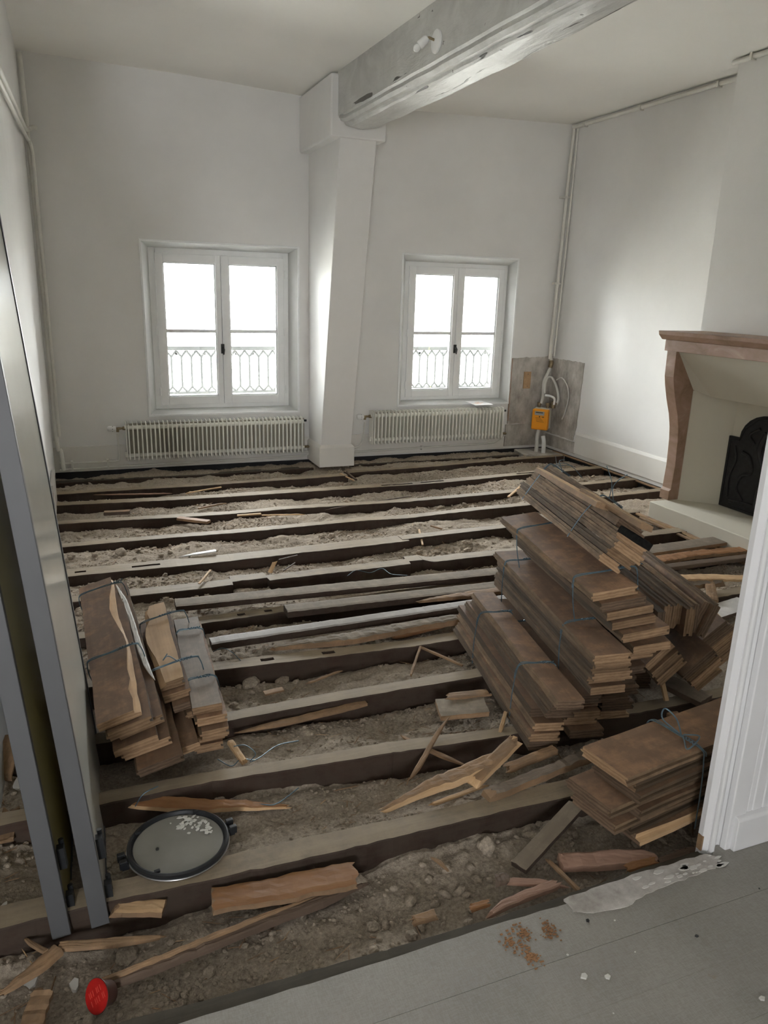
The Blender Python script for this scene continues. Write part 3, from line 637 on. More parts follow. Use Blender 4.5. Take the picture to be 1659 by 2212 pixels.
L(MB().prism([(4.40, 1.31), (4.01, 1.31), (3.995, 1.325), (3.975, 1.345), (3.97, 1.372), (4.40, 1.372)], 'y', 3.15, 4.555).build('mantel_shelf', M['stone'], fp, bevel=.003))
L(MB().box(3.98, 4.5, 3.10, 4.425, -.04, .112).build('hearth', M['cream'], fp, bevel=.006))
mb = MB(); mb.prism([(4.225, 4.41), (4.225, 4.395), (4.45, 4.185), (4.45, 3.53), (4.225, 3.32), (4.225, 3.31), (4.60, 3.31), (4.60, 4.41)], 'z', .112, .95)
L(mb.build('firebox', M['cream'], fp))
mb = MB(); mb.add([(4.04, 4.40, 1.235), (4.04, 3.315, 1.235), (4.30, 3.43, .915), (4.30, 4.29, .915), (4.225, 4.40, .955), (4.225, 3.315, .955), (4.6, 3.43, .915), (4.6, 4.29, .915), (4.6, 4.40, 1.235), (4.6, 3.315, 1.235)],
       [(0, 1, 2, 3), (0, 3, 4), (1, 5, 2), (3, 2, 6, 7), (0, 8, 9, 1), (6, 9, 8, 7)])
L(mb.build('hood', M['cream'], fp))
# fireback plate with relief
pts = [(4.19, .115), (4.19, .645), (4.115, .645)]
for k in range(0, 13): aa = math.pi*k/12; pts.append((3.86+.235*math.cos(aa), .645+.19*math.sin(aa)))
pts += [(3.605, .645), (3.53, .645), (3.53, .115)]
fbk = tag(MB().prism(pts, 'x', 4.425, 4.449).build('fireback', M['ironblack'], bevel=.003), 'black cast iron fireback with an arched top and relief inside the fireplace', 'fireback')
rel = MB()
def relief(path, r): rel.tube(smooth_path([(4.423, y, z) for y, z in path]), r, 8)
ins = [(4.17, .135), (4.17, .625), (4.095, .625), (4.05, .72), (3.95, .80), (3.86, .815), (3.77, .80), (3.67, .72), (3.625, .625), (3.55, .625), (3.55, .135), (4.17, .135)]
rel.tube([(4.424, y, z) for y, z in ins], .006, 6)
for pth, r in (([(3.98, .2), (4.05, .28), (4.02, .38), (3.94, .42), (3.97, .52), (4.04, .55)], .014), ([(3.86, .18), (3.86, .3), (3.80, .4), (3.86, .5), (3.9, .6), (3.86, .72)], .018),
               ([(3.74, .2), (3.68, .3), (3.74, .42), (3.70, .55)], .014), ([(4.12, .2), (4.13, .35), (4.09, .48), (4.12, .58)], .009), ([(3.95, .62), (4.0, .68), (3.92, .74)], .012), ([(4.1, .17), (3.9, .19), (3.65, .17)], .012)):
    relief(pth, r)
rel.build('relief', M['ironblack'], fbk, smooth=True)

# ------------------------------------------------------------------ soil between the joists
def vnoise(X, Y, s, seed):
    r = np.random.RandomState(seed); T = r.rand(256, 256)
    x = X*s+1000; y = Y*s+1000; xi = np.floor(x).astype(int); yi = np.floor(y).astype(int); fx = x-xi; fy = y-yi
    fx = fx*fx*(3-2*fx); fy = fy*fy*(3-2*fy)
    g = lambda a, b: T[a % 256, b % 256]
    return (g(xi, yi)*(1-fx)+g(xi+1, yi)*fx)*(1-fy)+(g(xi, yi+1)*(1-fx)+g(xi+1, yi+1)*fx)*fy-.5
# joists: polyline of the front top edge (x, y), width, top z, slots
JO = [
 ('J0', [(-.24, 6.70), (2.0, 6.72)], .09, -.035, []),
 ('J0b', [(2.36, 6.70), (4.25, 6.74)], .10, -.03, []),
 ('J1', [(-.24, 6.187), (1.05, 6.197), (2.17, 6.21)], .095, 0, []),
 ('J1b', [(2.19, 6.31), (2.8, 6.346), (4.62, 6.469)], .085, 0, []),
 ('J2', [(-.24, 5.865), (1.05, 5.792), (1.95, 5.767), (2.55, 5.758), (4.43, 5.875), (4.69, 5.89)], .105, 0, [(2.33, 2.62), (2.70, 2.93), (3.70, 3.90)]),
 ('J3', [(-.24, 5.385), (.97, 5.321), (1.365, 5.333), (2.34, 5.267), (3.43, 5.323), (4.69, 5.40)], .085, 0, []),
 ('J4', [(-.24, 4.887), (.88, 4.869), (1.86, 4.896), (2.16, 4.862), (3.16, 4.922), (4.69, 5.0)], .085, 0, []),
 ('J5', [(-.24, 4.336), (.78, 4.342), (1.55, 4.358), (1.97, 4.375)], .135, 0, [(.21, .37), (-.10, -.04)]),
 ('J5b', [(1.93, 4.405), (2.72, 4.433), (3.97, 4.50)], .085, .004, []),
 ('J6', [(-.24, 3.95), (.716, 3.955), (.72, 4.0), (.92, 4.0), (.925, 3.955), (1.80, 3.965), (1.805, 4.01), (1.90, 4.01), (1.95, 3.955), (2.4, 3.955), (3.97, 4.0)], .10, 0, []),
 ('J7', [(-.24, 3.50), (.48, 3.506), (.91, 3.52), (3.97, 3.56)], .085, -.004, [(.66, .70), (.80, .84)]),
 ('J8', [(-.24, 3.01), (.48, 2.996), (1.38, 2.939), (2.5, 2.95), (4.69, 3.0)], .085, 0, [(.66, .72), (.94, 1.0)]),
 ('J9', [(-1.75, 2.60), (.446, 2.581), (1.224, 2.587), (1.53, 2.581), (4.69, 2.6)], .075, 0, []),
 ('J10', [(-1.75, 2.24), (.256, 2.222), (.954, 2.186), (1.407, 2.141), (2.4, 2.10), (4.69, 2.12)], .07, 0, []),
 ('J11', [(-1.75, 1.80), (-.03, 1.794), (.785, 1.775), (1.331, 1.76), (2.0, 1.75), (4.69, 1.76)], .088, 0, []),
 ('J12', [(-1.75, 1.34), (-.005, 1.385), (.62, 1.36), (1.6, 1.37), (1.72, 1.372)], .055, -.012, []),
]
def yfront(j, x):
    p = JO[j][1]
    if x < p[0][0]-.02 or x > p[-1][0]+.02: return None
    for (a, b), (c, d) in zip(p[:-1], p[1:]):
        if x <= c: return b+(d-b)*(x-a)/max(c-a, 1e-6)
    return p[-1][1]
def soil_arr(X, Y):
    Z = -.052+.050*vnoise(X, Y, 1.7, 1)+.034*vnoise(X, Y, 5, 2)+.018*vnoise(X, Y, 14, 3)+.010*vnoise(X, Y, 38, 4)+.006*vnoise(X, Y, 80, 5)
    Z = Z-.02*(Y < 2.2)-.025*(Y < 1.75)+.010*(Y > 3.9)
    # heap left of the middle and a bank against the far side of each joist, a trough in front of each joist
    Z += .03*np.exp(-(((X-.62)/.35)**2+((Y-4.65)/.13)**2))
    for nm, pl, w, zt, sl in JO:
        xs = [p[0] for p in pl]; ys = [p[1] for p in pl]; yf = np.interp(X, xs, ys); inr = (X >= xs[0]-.02) & (X <= xs[-1]+.02)
        d = yf-Y; Z = Z-.024*np.exp(-(np.clip(d, 0, 9)/.035)**2)*(d > -.02)*inr
        d2 = Y-(yf+w); Z = Z+.016*np.exp(-(np.clip(d2, 0, 9)/.10)**2)*(d2 > -.05)*inr
    return np.minimum(Z, -.004)
def soil_z(x, y): return float(soil_arr(np.array([float(x)]), np.array([float(y)]))[0])
def soil_patch(name, x0, x1, y0, y1, st):
    nx = int((x1-x0)/st)+1; ny = int((y1-y0)/st)+1
    gx = np.linspace(x0, x1, nx); gy = np.linspace(y0, y1, ny); X, Y = np.meshgrid(gx, gy); Z = soil_arr(X, Y)
    co = np.stack([X, Y, Z], -1).reshape(-1, 3); idx = np.arange(nx*ny).reshape(ny, nx)
    f = np.stack([idx[:-1, :-1], idx[:-1, 1:], idx[1:, 1:], idx[1:, :-1]], -1).reshape(-1, 4)
    me = bpy.data.meshes.new(name); me.vertices.add(len(co)); me.vertices.foreach_set('co', co.ravel())
    me.loops.add(f.size); me.loops.foreach_set('vertex_index', f.ravel()); me.polygons.add(len(f))
    me.polygons.foreach_set('loop_start', np.arange(len(f))*4); me.polygons.foreach_set('loop_total', np.full(len(f), 4))
    me.update(calc_edges=True); me.polygons.foreach_set('use_smooth', [True]*len(f)); me.materials.append(M['soil'])
    o = bpy.data.objects.new(name, me); col.objects.link(o); return o
s = soil_patch('rubble_fill', -1.75, 4.70, 1.29, 6.95, .0105)
tag(s, 'grey-brown sand and rubble fill lying between the joists', 'rubble fill', kind='stuff')

# joined little stones and slivers (nobody could count them)
ico = bmesh.new(); bmesh.ops.create_icosphere(ico, subdivisions=1, radius=1); IV = np.array([v.co[:] for v in ico.verts]); IF = np.array([[v.index for v in f.verts] for f in ico.faces]); ico.free()
def scatter_blobs(name, pts, sizes, mat, label, seed=1, flat=.65, top=None):
    r = np.random.RandomState(seed); n = len(pts); k = len(IV)
    V = np.repeat(IV[None], n, 0)*(1+.35*(r.rand(n, k, 1)-.5))
    V *= sizes[:, None, None]*np.stack([r.uniform(.7, 1.3, n), r.uniform(.7, 1.3, n), np.full(n, flat)], -1)[:, None, :]
    an = r.uniform(0, 6.28, n); c, s_ = np.cos(an)[:, None], np.sin(an)[:, None]
    x = V[..., 0]*c-V[..., 1]*s_; y = V[..., 0]*s_+V[..., 1]*c; tz = r.uniform(-.5, .5, n)[:, None]
    V = np.stack([x, y, V[..., 2]+x*tz], -1)+pts[:, None, :]
    F = (IF[None]+(np.arange(n)*k)[:, None, None]).reshape(-1, 3)
    me = bpy.data.meshes.new(name); me.vertices.add(n*k); me.vertices.foreach_set('co', V.reshape(-1)); me.loops.add(F.size)
    me.loops.foreach_set('vertex_index', F.ravel()); me.polygons.add(len(F)); me.polygons.foreach_set('loop_start', np.arange(len(F))*3)
    me.polygons.foreach_set('loop_total', np.full(len(F), 3)); me.update(calc_edges=True); me.materials.append(mat)
    o = bpy.data.objects.new(name, me); col.objects.link(o); tag(o, label, 'gravel', kind='stuff'); return o
def on_joist(X, Y, m=.004):
    hit = np.zeros_like(X, bool)
    for nm, pl, w, zt, sl in JO:
        xs = [p[0] for p in pl]; ys = [p[1] for p in pl]; yf = np.interp(X, xs, ys)
        hit |= (X >= xs[0]) & (X <= xs[-1]) & (Y > yf-m) & (Y < yf+w+m)
    return hit
rs = np.random.RandomState(11)
def rand_pts(n, x0, x1, y0, y1, dens=None):
    X = rs.uniform(x0, x1, n); Y = rs.uniform(y0, y1, n); k = ~on_joist(X, Y)
    if dens is not None: k &= rs.rand(n) < dens(X, Y)
    X, Y = X[k], Y[k]; return X, Y, soil_arr(X, Y)
clump = lambda X, Y: np.clip(.35+2.2*vnoise(X, Y, 3.1, 21), .05, 1)
X, Y, Z = rand_pts(85000, -1.6, 4.65, 1.42, 6.9, clump)
sz = .0035+.007*rs.rand(len(X))**3
scatter_blobs('gravel', np.stack([X, Y, Z+sz*.2], -1), sz, M['pebble'], 'fine gravel strewn over the rubble fill between the joists', 2)
clump2 = lambda X, Y: np.clip(-.10+1.7*vnoise(X, Y, 2.3, 33)+.35*(np.exp(-((Y-2.12)/.05)**2)+np.exp(-((Y-1.6)/.12)**2)), .0, 1)
X, Y, Z = rand_pts(17000, -1.0, 4.5, 1.42, 6.7, clump2)
sz = .009+.014*rs.rand(len(X))**3
scatter_blobs('gravel', np.stack([X, Y, Z+sz*.25], -1), sz, M['pebble'], 'coarser pebbles and plaster lumps on the rubble fill between the joists', 3)
# straw-like slivers
def slivers(n, name, mat, label, lmin, lmax, wid, region, seed):
    r = np.random.RandomState(seed); X, Y, Z = rand_pts(n, *region, clump); n = len(X)
    a = r.normal(0.1, .8, n); Ln = r.uniform(lmin, lmax, n)*.5; w = r.uniform(.4, 1, n)*wid
    dx, dy = np.cos(a), np.sin(a); tz = r.uniform(-.15, .25, n)
    P = np.stack([X, Y, Z+.004], -1); D = np.stack([dx*Ln, dy*Ln, tz*Ln], -1); S = np.stack([-dy*w, dx*w, np.zeros(n)], -1); U = np.zeros((n, 3)); U[:, 2] = w*.7
    V = np.stack([P-D, P-D*.6+S, P+D*.7+S*.7, P+D, P+D*.5-S, P-D*.7-S*.8, P+U, P-U], 1).reshape(-1, 3)
    ring = [0, 1, 2, 3, 4, 5]; F = []
    for i in range(6): F.append((ring[i], ring[(i+1) % 6], 6)); F.append((ring[(i+1) % 6], ring[i], 7))
    F = (np.array(F)[None]+(np.arange(n)*8)[:, None, None]).reshape(-1, 3)
    me = bpy.data.meshes.new(name); me.from_pydata(V.tolist(), [], F.tolist()); me.materials.append(mat)
    o = bpy.data.objects.new(name, me); col.objects.link(o); tag(o, label, 'wood litter', kind='stuff')
slivers(5200, 'wood_litter', M['rawd'], 'tiny brown wood slivers littering the rubble fill', .02, .07, .0022, (-1.2, 4.6, 1.42, 6.8), 5)
slivers(1500, 'wood_litter', M['raw'], 'tiny pale wood slivers littering the rubble fill', .02, .08, .002, (-1.2, 4.6, 1.42, 6.8), 6)
slivers(420, 'wood_litter', M['rawd'], 'longer brown splinters scattered on the rubble fill', .07, .22, .0042, (-.6, 4.3, 1.5, 6.5), 8)

# ------------------------------------------------------------------ joists
JL = {'J0': 'dark low timber at the foot of the window wall under the left radiator', 'J0b': 'dark low timber at the foot of the wall under the right radiator',
 'J1': 'first floor joist from the window wall, left half ending at the pillar', 'J1b': 'first floor joist from the window wall, right half between pillar and gas meter',
 'J2': 'second floor joist from the window wall, with three long slots', 'J3': 'third floor joist from the window wall', 'J4': 'fourth floor joist from the window wall',
 'J5': 'wide fifth joist from the window wall, left half, with a long slot', 'J5b': 'right half of the fifth joist, running behind the big pile of bundles',
 'J6': 'sixth floor joist from the window wall with two notches in its edge', 'J7': 'seventh joist, mostly hidden under loose planks', 'J8': 'eighth joist with small slots, just in front of the loose planks',
 'J9': 'fourth joist from the grey floor, running between the two piles', 'J10': 'third joist from the grey floor, behind the round lid', 'J11': 'nearest full joist, large grey timber touching the round lid',
 'J12': 'dirty edge timber right under the lip of the grey floor'}
def joist(key, pl, w, zt, slots, seed):
    r = random.Random(seed); xs = set()
    x0, x1 = pl[0][0], pl[-1][0]; n = max(2, int((x1-x0)/.035))
    for i in range(n+1): xs.add(round(x0+(x1-x0)*i/n, 4))
    for p in pl: xs.add(round(p[0], 4))
    for a, b in slots: xs = {x for x in xs if not (a-.01 < x < a+.01 or b-.01 < x < b+.01)}; xs |= {a, b}
    xs = sorted(xs); mb = MB(); px = [p[0] for p in pl]; py = [p[1] for p in pl]
    H = .115; ph = r.uniform(0, 9); sec = []
    for x in xs:
        yf = float(np.interp(x, px, py)); e = .0035*math.sin(x*5+ph)+r.uniform(-.002, .002)+(r.random() < .05)*r.uniform(0, .006)
        e2 = .003*math.sin(x*7+ph*2)+r.uniform(-.002, .002); z = zt+.002*math.sin(x*3+ph)+r.uniform(-.0008, .0008)
        sec.append([(x, yf+e+.002*r.random(), zt-H), (x, yf+e, z-.004), (x, yf+e+.004, z), (x, yf+w*.5, z+.0005), (x, yf+w+e2-.004, z), (x, yf+w+e2, z-.004), (x, yf+w+e2, zt-H)])
    base = len(mb.v)
    for s_ in sec: mb.v += s_
    for i in range(len(sec)-1):
        xm = (xs[i]+xs[i+1])/2; slot = any(a < xm < b for a, b in slots)
        for j in range(7):
            k = (j+1) % 7; mi = 0 if j in (2, 3) else 1
            if slot and j in (2, 3): continue
            mb.f.append((base+i*7+j, base+i*7+k, base+(i+1)*7+k, base+(i+1)*7+j)); mb.m.append(mi)
        if slot:
            yf = float(np.interp(xm, px, py)); a, b = xs[i], xs[i+1]; c0, c1 = yf+w*.38, yf+w*.38+min(.026, w*.3)
            ends = [q for s1 in slots for q in s1]
            def fr(x): return sec[xs.index(x)]
            za = fr(a)[3][2]; zb = fr(b)[3][2]
            mb.add([fr(a)[2], fr(b)[2], (b, c0, zb), (a, c0, za)], [(0, 1, 2, 3)], 0)
            mb.add([fr(a)[4], fr(b)[4], (b, c1, zb), (a, c1, za)], [(0, 1, 2, 3)], 0)
            mb.add([(a, c0, za), (b, c0, zb), (b, c0, zb-.05), (a, c0, za-.05), (a, c1, za), (b, c1, zb), (b, c1, zb-.05), (a, c1, za-.05)], [(0, 1, 2, 3), (4, 5, 6, 7), (2, 3, 7, 6)], 1)
            if a in ends: mb.add([(a, c0, za), (a, c1, za), (a, c1, za-.05), (a, c0, za-.05)], [(0, 1, 2, 3)], 1)
            if b in ends: mb.add([(b, c0, zb), (b, c1, zb), (b, c1, zb-.05), (b, c0, zb-.05)], [(0, 1, 2, 3)], 1)
    mb.f.append(tuple(base+j for j in range(7))); mb.m.append(1); mb.f.append(tuple(base+(len(sec)-1)*7+j for j in range(7))); mb.m.append(1)
    me = bpy.data.meshes.new('floor_joist'); me.from_pydata(mb.v, [], mb.f)
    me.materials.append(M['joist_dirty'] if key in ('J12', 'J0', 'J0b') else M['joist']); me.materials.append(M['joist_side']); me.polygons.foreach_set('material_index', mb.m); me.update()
    o = bpy.data.objects.new('floor_joist', me); col.objects.link(o)
    return tag(o, JL[key], 'joist', 'floor joists laid bare by the lifted floor')
for i, (k, pl, w, zt, sl) in enumerate(JO): joist(k, pl, w, zt, sl, 100+i)

# ------------------------------------------------------------------ grey floor in front (boards under the old covering)
fl = tag(empty('floor', (0, 0, 0)), kind='structure')
ys = [1.372, 1.222, 1.075, .93, .78, .635, .49, .34, .19, .04, -.12, -.5, -1.0, -1.6, -2.2, -3.0]
for i, (b, a) in enumerate(zip(ys[:-1], ys[1:])):
    if i == 0:
        mb = MB(); r = random.Random(5); top = []; N = 160
        for k in range(N+1):
            x = -3.05+(4.85+3.05)*k/N; y = b+.002*math.sin(x*9)+r.uniform(-.0015, .0015)
            if 1.24 < x < 1.70: y += -.006+r.uniform(-.004, .004)
            if x > 1.66: y = 1.41
            top.append((x, y))
        mb.prism(top+[(4.85, a+.001), (-3.05, a+.001)], 'z', -.02, .006)
        mb.build('floor_board', M['floor'], fl)
    else:
        MB().box(-3.05, 4.85, a+.0002, b-.0002, -.02, .006).build('floor_board', M['floor'], fl, bevel=.0003)
# flaking covering along the lip
fc = MB(); r = random.Random(9); poly = []
A = [(1.13, 1.385), (1.25, 1.392), (1.40, 1.394), (1.52, 1.392), (1.64, 1.39), (1.665, 1.36), (1.62, 1.335), (1.50, 1.33), (1.38, 1.325), (1.28, 1.305), (1.18, 1.315), (1.13, 1.34)]
for i in range(len(A)):
    a_, b_ = Vector(A[i]), Vector(A[(i+1) % len(A)])
    for k in range(5): q = a_.lerp(b_, k/5); poly.append((q.x+r.uniform(-.003, .003), q.y+r.uniform(-.003, .003)))
fc.prism(poly, 'z', .0062, .0085)
tag(fc.build('torn_lino_strip', M['oldplaster']), 'torn strip of flaking old covering on the floor lip beside the door frame', 'floor covering')
fk = MB()
for k in range(26):
    x = 1.36+.3*r.random()**.7; y = 1.335+.045*r.random(); s1 = .003+.011*r.random()
    pts_ = [(x+s1*math.cos(t)*(r.uniform(.6, 1.4))*1.5, y+s1*math.sin(t)*.6) for t in np.linspace(0, 6.28, 7)[:-1]]
    fk.prism(pts_, 'z', .0086, .0105)
tag(fk.build('paint_crumbs', M['flake']), 'white paint crumbs on the torn strip at the floor lip', 'paint crumbs', kind='stuff')
for i, (px_, py_, s1) in enumerate([(1262, 2110, .011), (1312, 2112, .010), (1226, 2064, .004), (1372, 2057, .003), (1328, 1989, .003), (1325, 2190, .003), (1645, 2158, .008), (1505, 2023, .006), (1270, 1990, .006), (1640, 1920, .004)]):
    p_ = G(px_, py_, .006); m_ = MB(); a0 = rnd.uniform(0, 6)
    dk = i in (7, 8, 9)
    m_.prism([(p_.x+s1*math.cos(t+a0)*rnd.uniform(.6, 1.2), p_.y+s1*math.sin(t+a0)*rnd.uniform(.5, 1)) for t in np.linspace(0, 6.28, 6)[:-1]], 'z', .0065, .0065+s1*.5)
    lab = {0: 'larger white plaster chip on the grey floor, left of a pair', 1: 'right one of a pair of white plaster chips on the grey floor'}.get(i)
    lab = lab or {2: 'tiny white crumb on the grey floor left of the sawdust trails', 3: 'tiny white crumb on the grey floor right of the sawdust trails', 4: 'white crumb on the grey floor nearest to its lip', 5: 'white crumb at the very front of the grey floor', 6: 'elongated pale chip on the grey floor at its right side', 7: 'dark crumb in the middle of the grey floor', 8: 'dark crumb on the grey floor near the lip', 9: 'dark crumb on the grey floor at the right edge'}[i]
    tag(m_.build('plaster_chip', M['dark'] if dk else M['flake']), lab, 'chip', 'dark crumbs on the grey floor' if dk else 'white chips on the grey floor')
for i, (px_, py_, w1) in enumerate([(1110, 2040, .06), (1185, 2010, .04), (1150, 2070, .035), (1130, 2015, .03)]):
    p_ = G(px_, py_, .006); m_ = MB()
    for k in range(70):
        x = p_.x+rnd.gauss(0, w1*.28); y = p_.y+rnd.gauss(0, w1*.4); s1 = rnd.uniform(.0008, .0022)
        m_.box(x-s1*1.6, x+s1*1.6, y-s1, y+s1, .0061, .0061+s1)
    tag(m_.build('sawdust', M['orange']), ['largest orange sawdust trail on the grey floor', 'right trail of orange sawdust on the grey floor', 'sawdust trail nearest the camera on the grey floor', 'small sawdust trail touching the lip of the grey floor'][i], 'sawdust', 'sawdust traces on the grey floor', 'stuff')

# ------------------------------------------------------------------ boards and bundles
def board_mesh(L_, w, t, seed, torn=None, groove=True, dirty_end=False, top='board'):
    r = random.Random(seed); n = max(4, int(L_/.07)); mb = MB(); tn = t*.33
    P = [(0, 0), (0, tn), (-.008, tn*1.1), (-.008, tn*1.9), (0, tn*2), (0, t), (w, t), (w, tn*2), (w-.009, tn*1.9), (w-.009, tn*1.1), (w, tn), (w, 0)] if groove else \
        [(0, .002), (0, t*.3), (0, t*.45), (0, t*.6), (0, t*.8), (0.001, t), (w-.001, t), (w, t*.8), (w, t*.6), (w, t*.45), (w, t*.3), (w, .002)]
    m = len(P); sec = []; off = [r.uniform(0, 9) for _ in range(4)]
    for i in range(n+1):
        y = L_*i/n; s_ = []
        tl = .5*(1+math.sin(y*9+off[0]))*.6+.4*r.random() if torn else 0
        for j, (x, z) in enumerate(P):
            jx = r.uniform(-.0014, .0014)+.0016*math.sin(y*11+off[1]); jy = r.uniform(-.0025, .0025) if i in (0, n) else 0
            if torn == 'r' and x > w*.5: x = w-.045*tl*(1 if z > t*.5 else .45)
            if torn == 'l' and x < w*.5: x = .045*tl*(1 if z > t*.5 else .45)
            s_.append((x+jx, y+jy, z+.0008*math.sin(y*8+off[2])))
        sec.append(s_)
    for s_ in sec: mb.v += s_
    for i in range(n):
        for j in range(m):
            k = (j+1) % m
            if j == 5 or j == m-1: mi = 0
            else: mi = 1
            if torn == 'r' and 5 < j < 11: mi = 3
            if torn == 'l' and j < 5: mi = 3
            mb.f.append((i*m+j, i*m+k, (i+1)*m+k, (i+1)*m+j)); mb.m.append(mi)
    mb.f.append(tuple(range(m))[::-1]); mb.m.append(2); mb.f.append(tuple(n*m+j for j in range(m))); mb.m.append(2)
    me = bpy.data.meshes.new('floorboard'); me.from_pydata(mb.v, [], mb.f)
    for x in (M[top], M['edge'], M['endd'] if dirty_end else M['end'], M['raw']): me.materials.append(x)
    me.polygons.foreach_set('material_index', mb.m); me.update(); return me
def wire_loop(root, xs0, xs1, H, y, lean=0, tail=0, seed=0, knot=None, bow=False):
    """wire tied round the bundle section at y, with a twisted knot on top"""
    r = random.Random(seed); k = .006
    c = [(xs0-k, -k), (xs0-k*1.8, H*.5), (xs0-k, H*.9), (xs0+.01, H+k), ((xs0+xs1)/2, H+k*1.6), (xs1-.01, H+k), (xs1+k, H*.9), (xs1+k*1.5, H*.5), (xs1+k, -k)]
    pts = [(x, y+lean*(z/H if H else 0)+r.uniform(-.006, .006), z) for x, z in c]
    path = smooth_path(pts, 5); mb = MB().tube(path, .0021, 6)
    path2 = [Vector(p)+Vector((0, .007+.003*math.sin(i), .001)) for i, p in enumerate(path[8:30])]; mb.tube(path2, .0018, 6)
    kx = xs0+(xs1-xs0)*(knot if knot is not None else r.uniform(.2, .8)); kz = H+k*1.6
    tw = [(kx+.05*i/14, y+lean+.004*math.cos(i*1.9), kz+.003+.004*math.sin(i*1.9)) for i in range(15)]; mb.tube(tw, .0022, 6)
    if tail: mb.tube(smooth_path([(kx, y+lean, kz), (kx-.03, y+lean+.02, kz+.01+tail*.3), (kx-.05, y+lean-.02, kz+tail*.7), (kx-.03, y+lean-.01, kz+tail)], 5), .0020, 6)
    if bow:
        mb.tube(smooth_path([(kx, y, kz), (kx-.05, y+.03, kz+.03), (kx-.09, y+.02, kz+.05), (kx-.07, y-.01, kz+.03), (kx, y, kz+.004), (kx+.06, y-.05, kz+.006), (kx+.04, y+.03, kz+.015), (kx, y+.006, kz+.008)], 6), .0024, 6)
    return mb.build('binding_wire', M['wire'], root, smooth=True)
def bundle(label, nl, fl_, z0, w, n, roll=0, L_=None, pitch=0, t=.0345, shift=None, wires=(.22, .72), seed=0, top='board', torn_top=None, group='tied bundles of old floorboards in the right pile', jit=1.0, dirty=(), wvar=.01, wtails=(0, 0), wlean=0, tops=None, yaw=None, bow=False, Ls=None):
    r = random.Random(seed*7+1); d = Vector((fl_[0]-nl[0], fl_[1]-nl[1]))
    if yaw is None: yaw = -math.atan2(d.x, d.y)
    L_ = L_ or d.length
    root = tag(empty('floorboard_bundle', (nl[0], nl[1], z0), (pitch, roll, yaw)), label, 'board bundle', group)
    root.rotation_mode = 'XYZ'; z = 0; minx, maxx = 9, -9
    for k in range(n):
        sx, sy = (shift(k) if shift else (0, 0)); ww = w+r.uniform(-wvar, wvar); LL = (Ls(k) if Ls else L_)+r.uniform(-.03, .03)*jit
        if tops and k in tops: ww = tops[k].get('w', ww); 
        tn = torn_top if k == n-1 else ('r' if r.random() < .12 else None)
        me = board_mesh(LL, ww, t-.0012, seed*31+k, tn, r.random() < .8, (k in dirty) or r.random() < .12, top if k == n-1 else 'board')
        o = bpy.data.objects.new('floorboard', me); col.objects.link(o); o.parent = root
        o.location = (sx+r.uniform(-.008, .008)*jit, sy+r.uniform(-.014, .014)*jit, z); o.rotation_euler = (0, 0, r.uniform(-.006, .006)*jit)
        minx = min(minx, sx); maxx = max(maxx, sx+ww); z += t+r.uniform(-.0008, .002)
    for i, wy in enumerate(wires):
        wire_loop(root, minx, maxx-.004, z, L_*wy, wlean, wtails[i % 2], seed*5+i, bow=(bow and i == 0))
    return root
# right pile, ground row
RP = 'tied bundles of old floorboards in the right pile'
bundle('leftmost bundle of the big right pile, narrow, with greyed upper ends', (1.425, 2.02), (1.605, 2.95), .002, .115, 7, seed=1, L_=.97, shift=lambda k: ((0, .002, .006, .010, .034, .040, .050)[k], (0, .02, .035, .055, -.005, -.02, -.055)[k]), dirty=(3, 4, 5, 6), wlean=-.02, roll=.03, tops={6: {'w': .10}})
bundle('small low bundle second from the left under the big pile', (1.605, 2.06), (1.78, 2.95), .002, .125, 5, seed=2, L_=.9, shift=lambda k: (0, .03*(k % 2)), dirty=(3, 4, 0), wires=(.7,))
bundle('small ground-level bundle third from the left under the big pile', (1.80, 2.12), (1.97, 2.98), .002, .14, 5, seed=3, L_=.85, dirty=(2, 3, 4, 1), wires=(.7,))
bundle('hidden low bundle at the right foot of the big pile', (2.02, 2.30), (2.20, 2.98), .002, .15, 3, seed=4, L_=.7, dirty=(0, 1, 2), wires=(.6,))
# second row
bundle('bundle with rough brown top board in the middle of the big pile, upper end rounded', (1.655, 2.03), (1.86, 3.08), .192, .14, 6, seed=5, L_=1.07, shift=lambda k: ((.0, .0, .0, -.005, -.015, -.03)[k], (.0, .0, -.03, -.055, -.06, -.09)[k]), wlean=-.015, wires=(.17, .80), roll=-.03)
bundle('bundle behind the middle one, its fresh sawn ends stepping to the right', (1.815, 2.10), (2.0, 3.0), .190, .155, 6, seed=6, L_=.98, shift=lambda k: ((.0, .0, .005, .01, .05, .03)[k], (.0, .04, -.01, -.03, -.09, -.04)[k]), roll=-.10, dirty=(0, 1))
# third row
bundle('bundle with broad smooth brown top board, second from the top of the pile', (1.735, 1.98), (1.915, 2.95), .412, .178, 5, seed=7, L_=.97, shift=lambda k: (-.018*k, .017*k), roll=-.13, wires=(.22, .83), jit=.6)
# leaning top bundle
bundle('topmost tilted bundle of the big pile, dark-edged with a pale lath on it', (1.758, 2.173), (2.03, 3.20), .65, .132, 6, seed=8, L_=1.06, roll=.60, pitch=-.02, shift=lambda k: (0, (.0, .01, .0, .02, .07, .13)[k]), wires=(.30, .88), wtails=(.12, .05), Ls=lambda k: (1.02, 1.06, 1.04, 1.02, .95, .87)[k], dirty=(4, 5))
